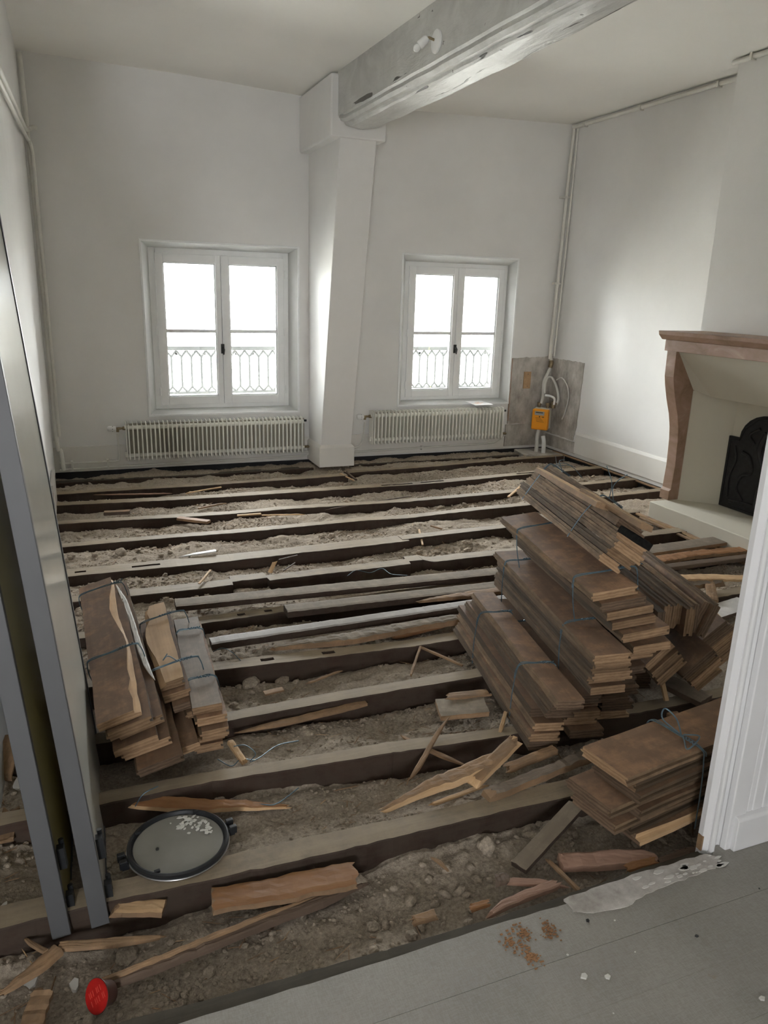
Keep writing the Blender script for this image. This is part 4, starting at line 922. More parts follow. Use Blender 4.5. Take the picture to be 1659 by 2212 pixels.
# right side of the pile
bundle('bundle of boards standing on edge behind the topmost bundle', (2.03, 2.13), (2.22, 2.85), .435, .115, 5, roll=math.pi/2, seed=9, L_=.82, wires=(.6,), shift=lambda k: (.0, .02*(k % 3)), jit=1.4, wvar=.004, t=.037)
bundle('wide dark board pair standing on edge at the right, with a blackened end', (2.235, 2.10), (2.43, 2.80), .46, .15, 2, roll=math.pi/2+.35, seed=10, L_=.85, wires=(), dirty=(0, 1))
bundle('tilted bundle of three boards under the boards on edge', (2.065, 2.10), (2.26, 2.8), .125, .13, 3, roll=-.82, seed=11, L_=.8, wires=(.7,))
bundle('tilted bundle with a broad brown end, low between the pile and door frame', (2.235, 2.06), (2.43, 2.76), .075, .15, 4, roll=-.80, seed=12, L_=.8, wires=(.5,), dirty=(3,), t=.032)
bundle('tilted bundle at the far right, half hidden by the door frame', (2.50, 2.22), (2.70, 2.92), .06, .15, 5, roll=-.75, seed=13, L_=.8, wires=(.35,))
bundle('low board pair lying behind the front bundle and the door frame', (2.25, 1.93), (2.8, 2.02), .0, .12, 2, seed=14, L_=.5, wires=(), dirty=(0, 1))
# front bundle
bundle('separate front bundle of wide boards by the door frame, with blue wire bow', (1.362, 1.665), (2.2, 1.79), .0, .175, 8, seed=15, L_=.92, t=.0325, roll=-.02, shift=lambda k: ((.02, .0, .015, .03, .01, .03, .01, .0)[k], (.10, .05, -.01, .06, -.03, .03, .04, .0)[k]), wires=(.33,), dirty=(0, 1, 2, 3, 4, 5), jit=1.6, bow=True, group='tied bundle at the front right')
# left pile
LP = 'tied bundles of old floorboards by the door leaves'
bundle('leftmost bundle of the left pile, wide brown top board with split edge', (.005, 2.30), (-.035, 3.53), .150, .15, 3, roll=-.26, seed=21, L_=1.25, wires=(.35, .88), torn_top='r', group=LP, shift=lambda k: ((.03, .015, -.01)[k], (.03, -.01, .0)[k]), t=.033)
bundle('lower bundle at the foot of the left pile, splayed boards sliding forward', (.03, 2.27), (.03, 3.3), .02, .15, 4, roll=-.22, seed=22, L_=.95, wires=(), group=LP, shift=lambda k: ((.12, .065, .03, .0)[k], (.04, -.02, .05, .03)[k]), t=.031, jit=1.5)
bundle('middle bundle of the left pile, split pale board on top', (.185, 2.51), (.195, 3.2), .085, .105, 4, roll=-.20, seed=23, L_=.72, wires=(.2, .82), torn_top='l', top='raw', group=LP, shift=lambda k: ((.09, .05, .02, .0)[k], (-.05, -.03, .0, .04)[k]), t=.032, wtails=(.05, 0))
bundle('right bundle of the left pile with a greyed top board and stepped pale ends', (.295, 2.38), (.325, 3.2), .0, .098, 6, roll=-.05, seed=24, L_=.78, wires=(.25, .80), top='boardgrey', group=LP, shift=lambda k: ((.0, .0, .012, .01, .0, -.006)[k], (.02, .03, .0, -.03, .0, .02)[k]), t=.032)

# ------------------------------------------------------------------ loose planks and splinters
def rough_(x): return 1.0 if x else 0.12
def plank(name, p0, p1, w, t, mat, label, seed=0, torn0=0, torn1=0, w1=None, cat='plank', side=None, group=None, bend=0, roll=0, up=(0, 0, 1), twist=0):
    """p0->p1 is the centre line of the underside; torn0/torn1 lengths of the ragged ends"""
    r = random.Random(seed+500); p0 = Vector(p0); p1 = Vector(p1); D = p1-p0; L_ = D.length
    n = max(8, int(L_/.022)); mb = MB(); w1 = w if w1 is None else w1; sec = []; o1, o2 = r.uniform(0, 9), r.uniform(0, 9)
    C = (0, .14, .3, .46, .62, .8, 1); nc = len(C); m = nc+3
    rag = [[r.uniform(0, 1) for _ in range(m)] for _ in range(2)]; sk = [r.choice((-1, 1)) for _ in range(2)]
    walk = 0; wl = 0
    for i in range(n+1):
        s_ = i/n; y = L_*s_; ww = w+(w1-w)*s_; lo, hi = 0.0, 1.0
        for e_, (tn, dist) in enumerate(((torn0, y), (torn1, L_-y))):
            if tn > 2.0*w and dist < tn:                      # long taper to a point
                f = .10+.90*(dist/tn)**.85
                if sk[e_] > 0: hi = min(hi, f)
                else: lo = max(lo, 1-f)
        rough = (torn0 or torn1); walk = walk*.7+r.uniform(-.05, .05)*rough_(rough); wl = wl*.7+r.uniform(-.05, .05)*rough_(rough)
        c = bend*math.sin(math.pi*s_)+(.10*w*math.sin(y*9+o1) if rough else 0); hi += walk; lo += wl
        tt = t*(.35+.65*min(1, (hi-lo)*1.3))*(1+r.uniform(-.04, .04)*(1+2*bool(rough))); th = twist*s_
        ey = [0]*m
        for e_, tn in ((0, torn0), (1, torn1)):
            if i == (0, n)[e_]:
                k_ = min(tn, .9*w+.01) if tn else .004
                ey = [(1 if e_ == 0 else -1)*k_*rag[e_][j]*.8 for j in range(m)]
            if tn and i == (1, n-1)[e_]:
                k_ = min(tn, .9*w+.01); ey = [(1 if e_ == 0 else -1)*max(0, k_*rag[e_][j]*.8-L_/n)*.9 for j in range(m)]
        l_, r_ = c+(lo-.5)*ww, c+(hi-.5)*ww
        P = [(l_+(r_-l_)*q, tt*(1+(.10*r.random()*(torn0+torn1 > 0)) if 0 < q < 1 else .93)) for q in C]+[(r_, tt*.45), (r_, 0), (l_, 0)]
        sec.append([(x*math.cos(th)-z*math.sin(th), y+ey[j], x*math.sin(th)+z*math.cos(th)) for j, (x, z) in enumerate(P)])
    for s_ in sec: mb.v += s_
    for i in range(n):
        for j in range(m):
            k = (j+1) % m; mi = 0 if j < nc-1 or j == nc+1 else 1
            mb.f.append((i*m+j, i*m+k, (i+1)*m+k, (i+1)*m+j)); mb.m.append(mi)
    mb.f.append(tuple(range(m))[::-1]); mb.m.append(1); mb.f.append(tuple(n*m+j for j in range(m))); mb.m.append(1)
    me = bpy.data.meshes.new(name); me.from_pydata(mb.v, [], mb.f); me.materials.append(M[mat]); me.materials.append(M[side or mat])
    me.polygons.foreach_set('material_index', mb.m); me.update()
    o = bpy.data.objects.new(name, me); col.objects.link(o)
    Yd = D.normalized(); Xd = Yd.cross(Vector(up)).normalized(); Zd = Xd.cross(Yd)
    if roll: R = Matrix.Rotation(roll, 3, Yd); Xd = R @ Xd; Zd = R @ Zd
    o.matrix_world = Matrix(((Xd.x, Yd.x, Zd.x, p0.x), (Xd.y, Yd.y, Zd.y, p0.y), (Xd.z, Yd.z, Zd.z, p0.z), (0, 0, 0, 1)))
    return tag(o, label, cat, group)
def gp(x, y, z): return G(x, y, z)
# long planks lying side by side over the seventh joist
plank('long_plank', (.372, 3.70, .012), (2.45, 3.60, .012), .105, .03, 'grey', 'farthest of the long loose planks, grey, lying in front of the sixth joist', 1, side='joist_side')
plank('long_plank', (.885, 3.455, .010), (2.4, 3.405, .012), .095, .034, 'grey', 'second long loose plank, grey-brown with a square left end', 2, side='joist_side')
plank('long_plank', (.47, 3.215, .005), (2.3, 3.245, .010), .075, .034, 'shiny', 'third long loose plank, worn pale and shiny with a dark side', 3, side='joist_side')
plank('long_plank', (.70, 3.075, .0), (2.3, 3.14, .01), .07, .03, 'grey', 'nearest long loose plank with a torn orange left tip', 4, torn0=.35, side='rawd')
plank('long_plank', (1.55, 3.33, .03), (2.25, 3.35, .03), .055, .018, 'rawd', 'short splintered brown board lying on the long planks near the pile', 5, torn0=.3)
plank('splinter', (1.30, 3.13, -.03), (1.62, 3.16, -.02), .07, .02, 'orange', 'orange block of wood between the two nearest long planks', 6, torn0=.05)
# front area
z = -.045
plank('splinter', gp(275, 1732, -.03), gp(632, 1757, -.045), .055, .016, 'orange', 'long pointed orange splinter lying behind the round lid', 10, torn1=.30, torn0=.05, side='raw')
plank('short_board', gp(455, 1948, -.03), gp(775, 1898, -.03), .085, .018, 'orange', 'short orange board lying in front of the nearest joist', 11, torn0=.02, torn1=.02, side='rawd')
plank('moulding_strip', gp(208, 2142, -.05), gp(800, 1915, -.055), .026, .02, 'darkwood', 'long dark grooved strip in front, pointing at the red capsule', 12, torn1=.15, side='darkwood')
plank('moulding_strip', gp(208, 2128, -.03), gp(700, 1932, -.04), .012, .012, 'rawd', 'thin pale strip stuck along the long dark strip in front', 13, torn1=.2)
plank('splinter', gp(240, 1968, -.03), gp(355, 1972, -.035), .05, .018, 'raw', 'short yellow split chunk at the foot of the door leaf', 14, torn0=.06, side='rawd')
plank('splinter', gp(127, 2047, -.05), gp(365, 2033, -.055), .024, .012, 'rawd', 'thin pale splinter lying at the foot of the two door leaves', 15, torn1=.14)
plank('splinter', gp(-10, 2170, -.05), gp(128, 2055, -.05), .034, .014, 'rawd', 'brown splinter in the lower left corner pointing to the door leaves', 16, torn0=.12)
plank('splinter', gp(100, 2060, -.04), gp(45, 2030, -.05), .012, .008, 'rawd', 'short stick by the lower left door leaf foot', 17, torn1=.04)
plank('splinter', gp(65, 2225, -.06), gp(95, 2140, -.06), .05, .015, 'rawd', 'brown board stub at the lower edge left of the red capsule', 18, torn1=.03)
plank('splinter', gp(820, 1770, -.03), gp(1085, 1640, .03), .055, .03, 'rawd', 'large gnarled light brown split piece lying toward the leftmost bundle', 20, torn0=.28, torn1=.06, side='raw')
plank('splinter', gp(1010, 1700, .0), gp(1118, 1600, .075), .050, .02, 'rawd', 'forked branch of the gnarled split piece beside the leftmost bundle', 21, torn0=.05, torn1=.05, side='raw')
plank('short_board', gp(1045, 1725, .0), gp(1275, 1640, .01), .045, .028, 'boardgrey', 'brown board with a torn left end under the corner of the big pile', 22, torn0=.06, side='rawd')
plank('splinter', gp(1085, 1668, .0), gp(1200, 1625, .01), .035, .02, 'rawd', 'split brown piece behind the torn board at the foot of the big pile', 23, torn0=.05)
plank('short_board', gp(1120, 1880, -.05), gp(1245, 1745, .002), .052, .018, 'grey', 'grey-brown board leaning diagonally against the nearest joist', 24, side='joist_side')
plank('splinter', gp(1205, 1868, -.05), gp(1420, 1858, -.045), .055, .022, 'pink', 'thick pinkish split piece in front of the front bundle', 25, torn0=.02, torn1=.07)
plank('splinter', gp(1042, 1978, -.05), gp(1212, 1912, -.045), .030, .014, 'pink', 'pinkish curved shard near the floor lip', 26, torn0=.08, torn1=.04)
plank('splinter', gp(1092, 1905, -.05), gp(1235, 1915, -.045), .022, .010, 'pink', 'thin pale-topped shard behind the curved shard near the lip', 27, torn0=.03, torn1=.10)
plank('stick', gp(1180, 1855, -.045), gp(1252, 1928, -.03), .011, .009, 'rawd', 'thin straight stick pointing to the grey floor lip', 28, torn0=.03)
plank('short_board', gp(945, 1538, -.01), gp(1050, 1530, .0), .13, .022, 'grey', 'wide grey board stub with splintered top lying left of the leftmost bundle', 29, w1=.12, side='rawd')
plank('splinter', gp(955, 1508, .015), gp(1060, 1498, .02), .045, .01, 'rawd', 'splintered strip lying on the wide grey board stub', 30, torn0=.06, torn1=.05)
plank('splinter', gp(885, 1690, -.03), gp(970, 1545, .03), .016, .009, 'rawd', 'long thin splinter leaning on the third joist toward the grey stub', 31, torn0=.06, torn1=.12)
plank('splinter', gp(1075, 1600, -.02), gp(1092, 1540, .02), .014, .009, 'raw', 'small pale splinter standing beside the leftmost bundle', 32, torn0=.04)
plank('splinter', gp(1010, 1660, -.02), gp(860, 1590, -.01), .02, .008, 'rawd', 'thin pale sliver lying between third and fourth near joist', 33, torn0=.1, torn1=.05)
plank('short_board', gp(505, 1592, -.03), gp(790, 1520, -.03), .035, .012, 'rawd', 'thin tapered board leaning along the front of the fourth near joist', 34, torn0=.2)
plank('stick', gp(498, 1605, -.01), gp(533, 1655, -.03), .022, .014, 'raw', 'pale split stick sticking out from the right bundle of the left pile', 35, torn1=.03)
plank('splinter', gp(505, 1453, -.035), gp(560, 1447, -.035), .03, .01, 'rawd', 'short flat piece at the right edge of the left pile', 36, torn0=.02)
plank('splinter', gp(690, 1430, -.04), gp(830, 1413, -.04), .016, .008, 'rawd', 'thin pale strip beside the eighth joist', 37, torn0=.04, torn1=.04)
plank('splinter', gp(875, 1385, -.01), gp(1000, 1440, -.03), .012, .008, 'rawd', 'long thin stick crossing toward the leftmost bundle', 38, torn0=.05)
plank('splinter', gp(885, 1465, -.03), gp(910, 1395, -.01), .011, .007, 'rawd', 'thin stick forming a cross beside the eighth joist', 39, torn0=.03)
plank('splinter', gp(660, 1480, -.045), gp(740, 1448, -.04), .012, .006, 'rawd', 'slim splinter on the fill between eighth and ninth joist', 40, torn0=.03, torn1=.04)
plank('splinter', gp(570, 1500, -.04), gp(612, 1490, -.04), .03, .008, 'rawd', 'small flat chip on the fill right of the left pile', 41)
plank('splinter', gp(430, 1262, .01), gp(455, 1232, .02), .012, .006, 'raw', 'tiny stick behind the sixth joist', 42)
plank('splinter', gp(330, 1475, .225), gp(256, 1262, .25), .020, .010, 'flake', 'long pale torn strip along the boards of the leftmost left bundle', 130, torn0=.12, torn1=.2, side='raw', roll=-.2)  # bare wood whitened to stand in for the light falling on it
# far area
plank('paint_strip', gp(385, 1203, -.0), gp(467, 1191, .012), .03, .008, 'whitepaint', 'white painted sliver lying on the wide slotted joist', 50, torn0=.1)
plank('splinter', gp(225, 1112, -.015), gp(282, 1109, -.01), .05, .025, 'rawd', 'small brown block on the fill near the left wall', 51, side='darkwood')
plank('splinter', gp(200, 1070, -.01), gp(372, 1067, -.01), .018, .008, 'pink', 'long reddish splinter near the window wall at left', 52, torn0=.25, torn1=.12)
plank('splinter', gp(398, 1067, -.01), gp(478, 1053, .0), .016, .008, 'raw', 'pale stick lying between first and second joist at left', 53, torn0=.05)
plank('splinter', gp(385, 1122, -.01), gp(452, 1130, -.01), .05, .018, 'orange', 'small orange board piece in front of the third joist', 54, side='rawd')
plank('splinter', gp(428, 1100, -.02), gp(490, 1087, -.015), .02, .01, 'rawd', 'brown splinter between second and third joist', 55, torn1=.08)
plank('splinter', gp(512, 1115, -.01), gp(564, 1111, -.01), .02, .01, 'raw', 'left one of two pale slivers against the third joist', 56)
plank('splinter', gp(565, 1114, -.01), gp(660, 1112, -.01), .012, .008, 'raw', 'right, thinner one of two pale slivers against the third joist', 57, torn1=.06)
plank('stick', gp(584, 1238, -.02), gp(597, 1210, .05), .024, .012, 'raw', 'pale stick standing up in the fill behind the sixth joist', 58, torn1=.04)
plank('stick', gp(612, 1234, -.02), gp(638, 1216, -.0), .007, .005, 'darkwood', 'dark thin stick leaning in the fill beside the pale standing stick', 59)
plank('stick', gp(602, 1210, .0), gp(643, 1200, .01), .007, .005, 'darkwood', 'dark thin stick against the slotted fifth joist', 60)
plank('stick', gp(1098, 1075, -.01), gp(1133, 1043, .03), .02, .008, 'raw', 'pale stick leaning on the third joist left of the pile', 61, torn0=.03)
plank('splinter', gp(735, 1024, .0), gp(768, 1040, -.02), .014, .008, 'raw', 'pale curved splinter at the joint of the first joist', 62, torn1=.05)
plank('splinter', gp(748, 1020, .01), gp(770, 1038, -.02), .016, .01, 'darkwood', 'dark splinter at the joint of the first joist below the pillar', 63)
plank('splinter', gp(905, 1145, .0), gp(913, 1178, -.02), .012, .008, 'raw', 'pale bent stick by the joint of the fifth joist', 64)
plank('splinter', gp(930, 1137, -.01), gp(955, 1144, -.015), .014, .01, 'rawd', 'short brown peg on the fill behind the fifth joist', 65)
plank('splinter', gp(700, 1102, -.01), gp(890, 1072, -.0), .012, .006, 'darkwood', 'long dark sliver lying in front of the second joist', 66, torn0=.1, torn1=.1)
# right, by the hearth and behind the pile
plank('trim_strip', (3.945, 4.52, -.01), (3.925, 3.35, -.01), .035, .012, 'rawd', 'outer light wooden strip lying along the foot of the hearth', 70, torn0=.05, side='raw')
plank('trim_strip', (3.90, 4.42, -.012), (3.86, 3.35, -.012), .03, .010, 'rawd', 'inner light wooden strip lying beside the one at the hearth', 71, torn0=.04)
plank('trim_strip', (4.672, 6.75, -.012), (4.672, 4.55, -.012), .03, .010, 'rawd', 'long wooden strip lying along the foot of the right wall', 72)
plank('long_plank', (2.75, 3.66, .012), (4.3, 3.72, .012), .13, .022, 'boardgrey', 'upper one of the stacked long boards behind the pile near the hearth', 73, side='rawd')
plank('long_plank', (2.70, 3.53, .008), (4.3, 3.52, .012), .09, .024, 'orange', 'middle one of the stacked long boards behind the pile, orange-sided', 74, torn1=.4, side='rawd')
plank('long_plank', (2.65, 3.43, .0), (4.3, 3.40, .004), .06, .024, 'darkwood', 'lowest of the stacked long boards behind the pile', 75)
plank('short_board', (2.80, 3.16, .02), (3.35, 3.05, .04), .11, .026, 'boardgrey', 'brown board with a fresh torn right end lying behind the pile', 76, torn1=.12, side='rawd')
plank('splinter', (3.10, 3.14, .06), (3.55, 3.00, .06), .08, .014, 'raw', 'fresh pale splintered board end behind the pile by the door frame', 77, torn0=.08, torn1=.1)
plank('splinter', (2.93, 2.92, .01), (3.12, 2.90, .02), .07, .02, 'raw', 'pale wood chunk lying behind the pile', 78, torn0=.03)
plank('short_board', (2.83, 2.74, .005), (3.3, 2.82, .01), .13, .02, 'whitepaint', 'white painted board lying behind the pile by the door frame', 79, side='darkwood')
plank('splinter', (3.28, 3.10, .05), (3.10, 2.86, .03), .05, .018, 'rawd', 'brown splinter crossing behind the pile', 80, torn0=.05)
plank('splinter', (3.0, 2.60, .01), (3.6, 2.63, .02), .04, .02, 'rawd', 'narrow strip in front of the white painted board', 81)
plank('short_board', gp(1440, 1478, .03), gp(1525, 1520, .02), .10, .024, 'boardgrey', 'loose board with a cracked edge under the tilted bundles', 82, side='darkwood')
plank('splinter', gp(1428, 1470, .10), gp(1438, 1515, .03), .018, .012, 'raw', 'pale bare splinter under the tilted bundles', 83)
plank('splinter', gp(1450, 1545, .0), gp(1478, 1570, .0), .05, .016, 'rawd', 'light brown piece low behind the front bundle', 84)
# on the big pile
plank('splinter', gp(1300, 1100, .83), gp(1166, 1022, .80), .055, .022, 'raw', 'pale sawn lath lying on the topmost bundle of the pile', 90, side='rawd', roll=.3)
plank('splinter', gp(1394, 1146, .82), gp(1262, 1068, .83), .055, .022, 'raw', 'pale notched lath sticking out at the right end of the topmost bundle', 91, side='rawd', roll=.35)
plank('block', gp(1390, 1184, .76), gp(1345, 1154, .77), .06, .028, 'char', 'blackened block end sticking out under the pale lath', 92, roll=.5)
# bow of front bundle etc. debris at lip
for i, (a_, b_) in enumerate([((1345, 1880), (1420, 1862)), ((1420, 1868), (1490, 1845)), ((1455, 1850), (1515, 1838)), ((880, 1995), (950, 1975)), ((1010, 1968), (1060, 1950)), ((1065, 1905), (1100, 1897))]):
    plank('splinter', gp(*a_, -.04), gp(*b_, -.035), rnd.uniform(.02, .04), .012, rnd.choice(['rawd', 'darkwood', 'orange']), ['brown torn bit in front of the pinkish piece', 'torn bit beside the foot of the door frame', 'small torn bit touching the door frame foot', 'short brown splinter by the lip in the middle', 'small dark splinter by the lip', 'tiny splinter left of the thin shard'][i], 95+i, torn0=.03, torn1=.03)
for i, (a_, b_, m_) in enumerate([((925, 1745), (1055, 1695), 'raw'), ((930, 1850), (975, 1885), 'rawd'), ((1405, 1700), (1425, 1760), 'rawd')][:2]):
    plank('splinter', gp(*a_, -.03), gp(*b_, -.03), .014, .008, m_, ['thin pale needle of wood in front of the gnarled piece', 'small upright stick near the big stone'][i], 110+i, torn0=.04, torn1=.05)
# scraps at the lower left, beyond the door leaves
plank('splinter', gp(5, 1690, -.03), gp(30, 1590, .05), .05, .012, 'rawd', 'brown scrap beyond the door leaves at the left edge', 120, torn0=.03)
plank('splinter', gp(5, 1830, -.05), gp(28, 1740, -.02), .05, .012, 'rawd', 'brown torn board scrap at the left edge below the pale sheet', 121, torn0=.03, torn1=.05)
plank('paint_strip', gp(-8, 2010, -.04), gp(20, 1950, -.04), .04, .008, 'flake', 'grey-white shard at the left edge on the near joist', 122, torn1=.06)
for i, (px_, py_, s1, lab) in enumerate([(62, 2080, .028, 'white broken tile chip near the lower left door leaf foot'), (158, 2088, .018, 'pale paint flake left of the long dark strip'), (40, 1690, .03, 'white paper-like scrap beyond the door leaves')]):
    p_ = G(px_, py_, -.045); m_ = MB(); a0 = rnd.uniform(0, 6)
    z_ = soil_z(p_.x, p_.y)
    m_.prism([(p_.x+s1*math.cos(t+a0)*rnd.uniform(.6, 1.2)*.7, p_.y+s1*math.sin(t+a0)*rnd.uniform(.8, 1.3)) for t in np.linspace(0, 6.28, 7)[:-1]], 'z', z_, z_+.012)
    tag(m_.build('chip', M['flake']), lab, 'chip')
# white board against left wall
mb = MB(); mb.box(-.235, -.215, 5.6, 6.1, -.02, .22); 
tag(mb.build('skirting_piece', M['whitepaint']), 'broken white skirting piece standing against the left wall', 'skirting')

# individual stones
def stone(px_, py_, s1, lab, seed, sc=(1, 1, .7), mat='pebble'):
    r = random.Random(seed); p_ = G(px_, py_, -.035); z_ = soil_z(p_.x, p_.y)
    b_ = bmesh.new(); bmesh.ops.create_icosphere(b_, subdivisions=3, radius=s1)
    ph_ = [r.uniform(0, 6) for _ in range(6)]
    for v in b_.verts:
        d = v.co.normalized(); k = 1+.13*math.sin(d.x*4+ph_[0])*math.sin(d.y*4+ph_[1])+.10*math.sin(d.z*6+ph_[2]+d.x*3)+.05*math.sin(d.y*11+ph_[3])
        v.co = Vector((d.x*sc[0], d.y*sc[1], d.z*sc[2]))*s1*k
    me = bpy.data.meshes.new('stone'); b_.to_mesh(me); b_.free(); me.materials.append(M[mat])
    for q_ in me.polygons: q_.use_smooth = True
    o = bpy.data.objects.new('stone', me); col.objects.link(o); o.location = (p_.x, p_.y, z_+s1*.25); o.rotation_euler = (0, 0, r.uniform(0, 6))
    tag(o, lab, 'stone', 'stones lying on the rubble fill')
stone(543, 1462, .038, 'rounded pale stone right of the left pile, in front of the eighth joist', 1, (1.2, .9, .6))
stone(610, 1452, .03, 'flatter stone right of the rounded pale one', 2, (1.3, .9, .5))
stone(515, 1470, .014, 'small stone left of the rounded pale stone', 3)
stone(1053, 1805, .030, 'lumpy grey stone leaning against the nearest joist', 4, (1, .9, .9))
stone(777, 1866, .024, 'angular grey stone in front of the nearest joist near the middle', 5, (1, .9, .9))
stone(966, 1856, .017, 'small grey stone left of the lumpy one', 6)
stone(500, 1720, .024, 'round stone in the pebble row in front of the third near joist', 7)
stone(475, 1707, .018, 'left pebble in the row in front of the third near joist', 8)
stone(548, 1702, .019, 'right pebble in the row in front of the third near joist', 9)
stone(528, 1715, .015, 'small pebble beside the round one in the row', 10)
stone(575, 1697, .014, 'farthest right pebble of the row in front of the third near joist', 11)
stone(270, 2010, .030, 'brown clod at the foot of the door leaf', 12, (1, 1, .6), 'soil')
stone(890, 2000, .016, 'small stone near the lip in the middle', 13)
stone(262, 1206, .035, 'clod on the fill near the left pile', 14, (1.2, .9, .7), 'soil')
stone(805, 1975, .018, 'stone half sunk near the long dark strip tip', 15)
stone(915, 1960, .016, 'brown stone right of the strip tip', 16)
stone(715, 1157, .03, 'pale chunk with flat faces on the fill behind the fifth joist', 17, (1.3, .7, .6))
stone(695, 1158, .022, 'smaller chunk beside the pale flat-faced one', 18)
stone(648, 1255, .018, 'left stone in the row in front of the sixth joist', 19)
stone(692, 1253, .018, 'middle stone in the row in front of the sixth joist', 20)
stone(600, 1262, .02, 'stone in the gap of the sixth joist', 21)
# loose wires
def lwire(pts, label, r=.0018):
    o = MB().tube(smooth_path(pts, 7), r, 6).build('loose_wire', M['wire'], smooth=True); tag(o, label, 'wire', 'loose pieces of blue-grey wire')
lwire([gp(750, 1244, -.01), gp(770, 1232, .0), gp(800, 1237, -.01), (gp(825, 1228, .0)), gp(845, 1240, -.01), gp(880, 1243, -.02)], 'wavy loose wire in front of the sixth joist')
lwire([gp(460, 1408, .0), gp(480, 1400, .02), gp(500, 1408, .02), gp(520, 1427, .0)], 'short curved wire on the eighth joist beside the left pile')
lwire([gp(505, 1612, .0), gp(530, 1610, .015), gp(552, 1628, .0), gp(540, 1645, -.02), gp(560, 1637, -.02), gp(600, 1610, -.02), gp(645, 1600, -.02)], 'long loose wire curling right of the left pile')
lwire([gp(470, 1640, -.03), gp(500, 1655, -.02), gp(520, 1640, -.02), gp(548, 1642, -.02)], 'loose wire loop on the fill below the right bundle of the left pile')
lwire([gp(292, 1742, -.02), gp(310, 1715, .02), gp(342, 1698, .03)], 'short blue wire sticking up behind the long orange splinter')
lwire([gp(530, 1732, -.03), gp(570, 1738, -.03), gp(600, 1735, -.03), gp(645, 1702, -.02)], 'blue wire lying on the fill behind the round lid')
lwire([gp(1200, 985, .0), gp(1203, 1003, .04), gp(1215, 1020, .05)], 'thin black cable end near the gas meter slab', .003)
lwire([(2.0, 2.46, .80), (2.02, 2.48, .86), (2.0, 2.50, .93)], 'upright wire end on the topmost bundle')
lwire([(2.12, 3.05, .80), (2.18, 3.05, .81), (2.22, 3.02, .79), (2.24, 2.97, .75)], 'wire tail curling off the far end of the topmost bundle')
lwire([gp(1440, 1258, .05), gp(1455, 1250, .06), gp(1480, 1243, .05)], 'pale wire end lying behind the pile')
lwire([gp(1185, 1010, -.02), gp(1230, 1005, -.03), gp(1262, 1022, -.03)], 'dark cable lying on the fill by the right wall', .003)

# ------------------------------------------------------------------ grey folding door leaves leaning at the left
def leaf(name, base, depth, hgt, front, label, yaw=0.0, offx=0, facemat='panel'):
    root = tag(empty(name, base), label, 'door leaf', 'grey framed door leaves leaning at the left')
    # lean: up vector
    u = Vector((-.085, .10, 1)).normalized(); yv = Vector((math.sin(yaw), math.cos(yaw), 0)); yv = (yv-u*yv.dot(u)).normalized(); xv = yv.cross(u)
    root.matrix_world = Matrix(((xv.x, yv.x, u.x, base[0]), (xv.y, yv.y, u.y, base[1]), (xv.z, yv.z, u.z, base[2]), (0, 0, 0, 1)))
    t = .046
    MB().box(-t, 0, 0, .028, 0, hgt).build('near_stile', M['alu'], root, bevel=.0015)
    MB().box(-t, 0, depth-.03, depth, 0, hgt).build('far_stile', M['alud'], root, bevel=.0015)
    MB().box(-t, 0, .028, depth-.03, .0, .012).build('bottom_rail', M['alud'], root)
    MB().box(-t, 0, .028, depth-.03, hgt-.03, hgt).build('top_rail', M['alud'], root)
    MB().box(-t+.006, -.004, .028, depth-.03, .012, hgt-.03).build('panel', M[facemat], root)
    for z_ in (.03, .17):
        mb = MB(); mb.box(0, .018, .035, .06, z_, z_+.06); mb.tube([(.012, .065, z_-.01), (.012, .065, z_+.07)], .007, 8); mb.build('hinge', M['black'], root)
    mb = MB(); mb.box(0, .02, depth-.05, depth+.002, .0, .10); mb.build('corner_bracket', M['black'], root, bevel=.002)
    return root
leaf('door_leaf', (-.032, 1.775, -.045), .90, 2.12, 0, 'right grey-framed door leaf with a pale glossy panel, leaning next to the left pile')
leaf('door_leaf', (-.128, 1.775, -.05), .84, 2.12, 0, 'left grey-framed door leaf with an olive panel, leaning beside the pale one', facemat='olive')
# pale sheet beyond
sh = MB(); p0 = Vector((-.33, 1.80, -.045)); u = Vector((-.12, .10, 1)).normalized()
a0 = G(2, 1745, -.03); a1 = G(30, 1570, -.03)
sh.add([a0, a1, a1+u*1.7, a0+u*1.7, a0+Vector((-.006, 0, 0)), a1+Vector((-.006, 0, 0)), a1+u*1.7+Vector((-.006, 0, 0)), a0+u*1.7+Vector((-.006, 0, 0))],
       [(0, 1, 2, 3), (4, 7, 6, 5), (0, 4, 5, 1), (1, 5, 6, 2), (2, 6, 7, 3), (3, 7, 4, 0)])
tag(sh.build('plastic_sheet', M['sheet']), 'pale translucent-looking panel standing beyond the olive door leaf', 'panel')

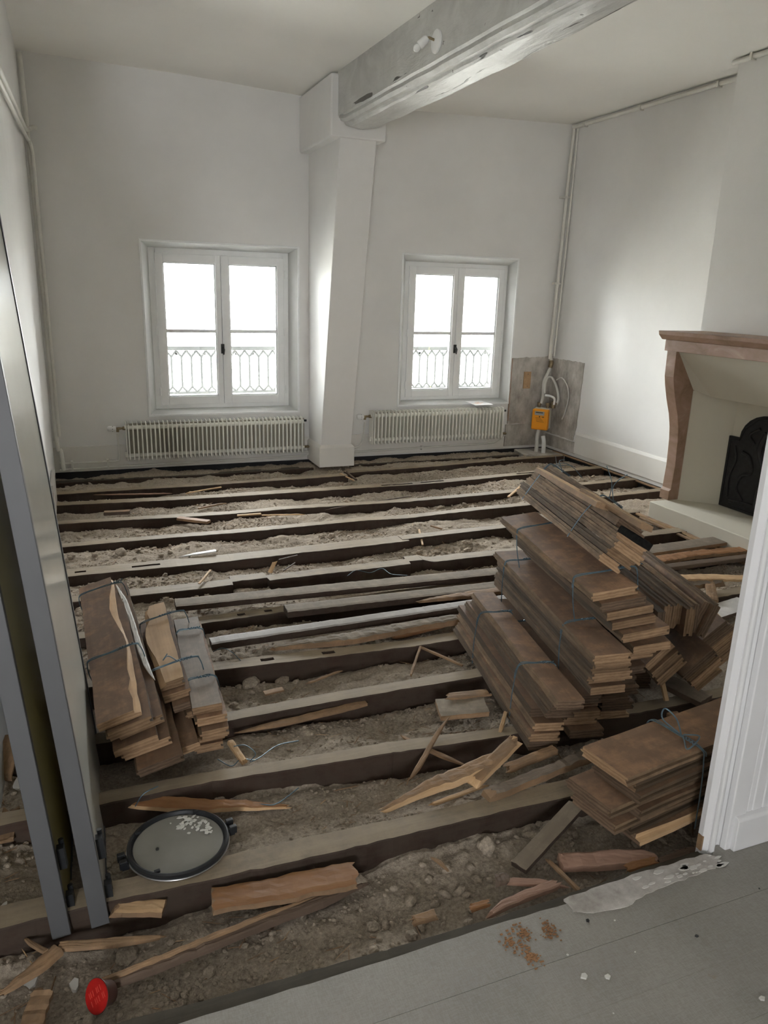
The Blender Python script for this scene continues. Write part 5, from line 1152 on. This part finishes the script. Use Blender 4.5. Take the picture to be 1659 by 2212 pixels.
# ------------------------------------------------------------------ round lid
lid = tag(empty('round_lid', (.172, 1.957, -.008), (math.radians(-1.5), 0, math.radians(8))), 'round grey lid with black rim, two side clips and paint flakes on it', 'lid')
MB().lathe([(.0, 0), (.128, 0), (.140, .006), (.146, .016), (.146, .026), (.141, .030), (.136, .028), (.133, .018), (.0, .016)], n=64).build('rim', M['black'], lid, smooth=True)
MB().lathe([(.0, .0165), (.129, .0165), (.129, .0185), (.0, .0188)], n=64).build('plate', plain('grey_enamel_plate', (.225, .215, .19), .45, 0, .5, .08, 10), lid, smooth=True)
MB().tube([(.1465*math.cos(a), .1465*math.sin(a), .012) for a in np.linspace(0, 2*math.pi, 65)[:-1]], .0025, 6, closed=True).build('steel_band', M['chrome'], lid, smooth=True)
for sx in (-1, 1):
    mb = MB(); mb.box(sx*.146 if sx > 0 else -.166, .166 if sx > 0 else -.146, -.022, .022, .0, .018)
    mb.box(sx*.150 if sx > 0 else -.172, .172 if sx > 0 else -.150, -.024, -.010, .006, .030); mb.box(sx*.150 if sx > 0 else -.172, .172 if sx > 0 else -.150, .010, .024, .006, .030)
    mb.build('clip', M['black'], lid, bevel=.002)
for aa in (2.4, .9, 4.0): MB().box(.132*math.cos(aa)-.008, .132*math.cos(aa)+.008, .132*math.sin(aa)-.004, .132*math.sin(aa)+.004, .024, .032).build('tab', M['black'], lid, bevel=.001)
MB().lathe([(0, .018), (.005, .018), (.005, .022), (0, .023)], c=(-.062, .0, 0), n=10).build('rivet', M['dark'], lid)
r = random.Random(4); fm = MB()
for k in range(60):
    x = .045+r.gauss(0, .028); y = .075+r.gauss(0, .022)
    if k > 44: x = .085+r.gauss(0, .015); y = .035+r.gauss(0, .02)
    if math.hypot(x, y) > .122: continue
    s1 = r.uniform(.003, .010); a0 = r.uniform(0, 6); tz = r.uniform(-.3, .5)
    pts_ = [(x+s1*math.cos(t+a0)*r.uniform(.6, 1.2), y+s1*math.sin(t+a0)*r.uniform(.5, 1.1)) for t in np.linspace(0, 6.28, 6)[:-1]]
    n_ = len(pts_); zb_ = .019+.004*r.random()
    fm.add([(a, b, zb_+(a-x)*tz) for a, b in pts_]+[(a, b, zb_+.0012+(a-x)*tz) for a, b in pts_], [tuple(range(n_))[::-1], tuple(range(n_, 2*n_))]+[(i, (i+1) % n_, n_+(i+1) % n_, n_+i) for i in range(n_)])
fo = fm.build('paint_flakes', M['flake']); fo.location = lid.location; fo.rotation_euler = lid.rotation_euler
tag(fo, 'heap of white paint flakes lying on the round lid', 'paint flakes', kind='stuff')

# ------------------------------------------------------------------ red capsule
cz = -.018; cp = G(209, 2152, cz); nd = Vector((-.72, -.47, .46)).normalized()
cap = tag(empty('coffee_capsule', cp), 'small brown capsule with a red foil lid at the lower left', 'capsule')
qz = Vector((0, 0, 1)).rotation_difference(nd); cap.rotation_mode = 'QUATERNION'; cap.rotation_quaternion = qz; cap.scale = (2.1, 2.1, 1.5)
MB().lathe([(0, -.028), (.011, -.028), (.0125, -.026), (.0155, -.002), (.0185, -.001), (.0185, .0), (0, .0)], n=32).build('cup', M['capsule'], cap, smooth=True)
MB().lathe([(0, .0), (.0178, .0), (.0178, .0008), (0, .0008)], n=32).build('foil_lid', M['red'], cap)
q = MB()
for row, y in ((0, .005), (1, -.004)):
    for k in range(4):
        x = -.010+.0062*k; q.box(x, x+.0012, y-.003, y+.003, .0008, .0011)
        if (k+row) % 2 == 0: q.box(x+.0028, x+.0038, y-.003, y+.003, .0008, .0011)
q.build('foil_print', M['red_light'], cap)
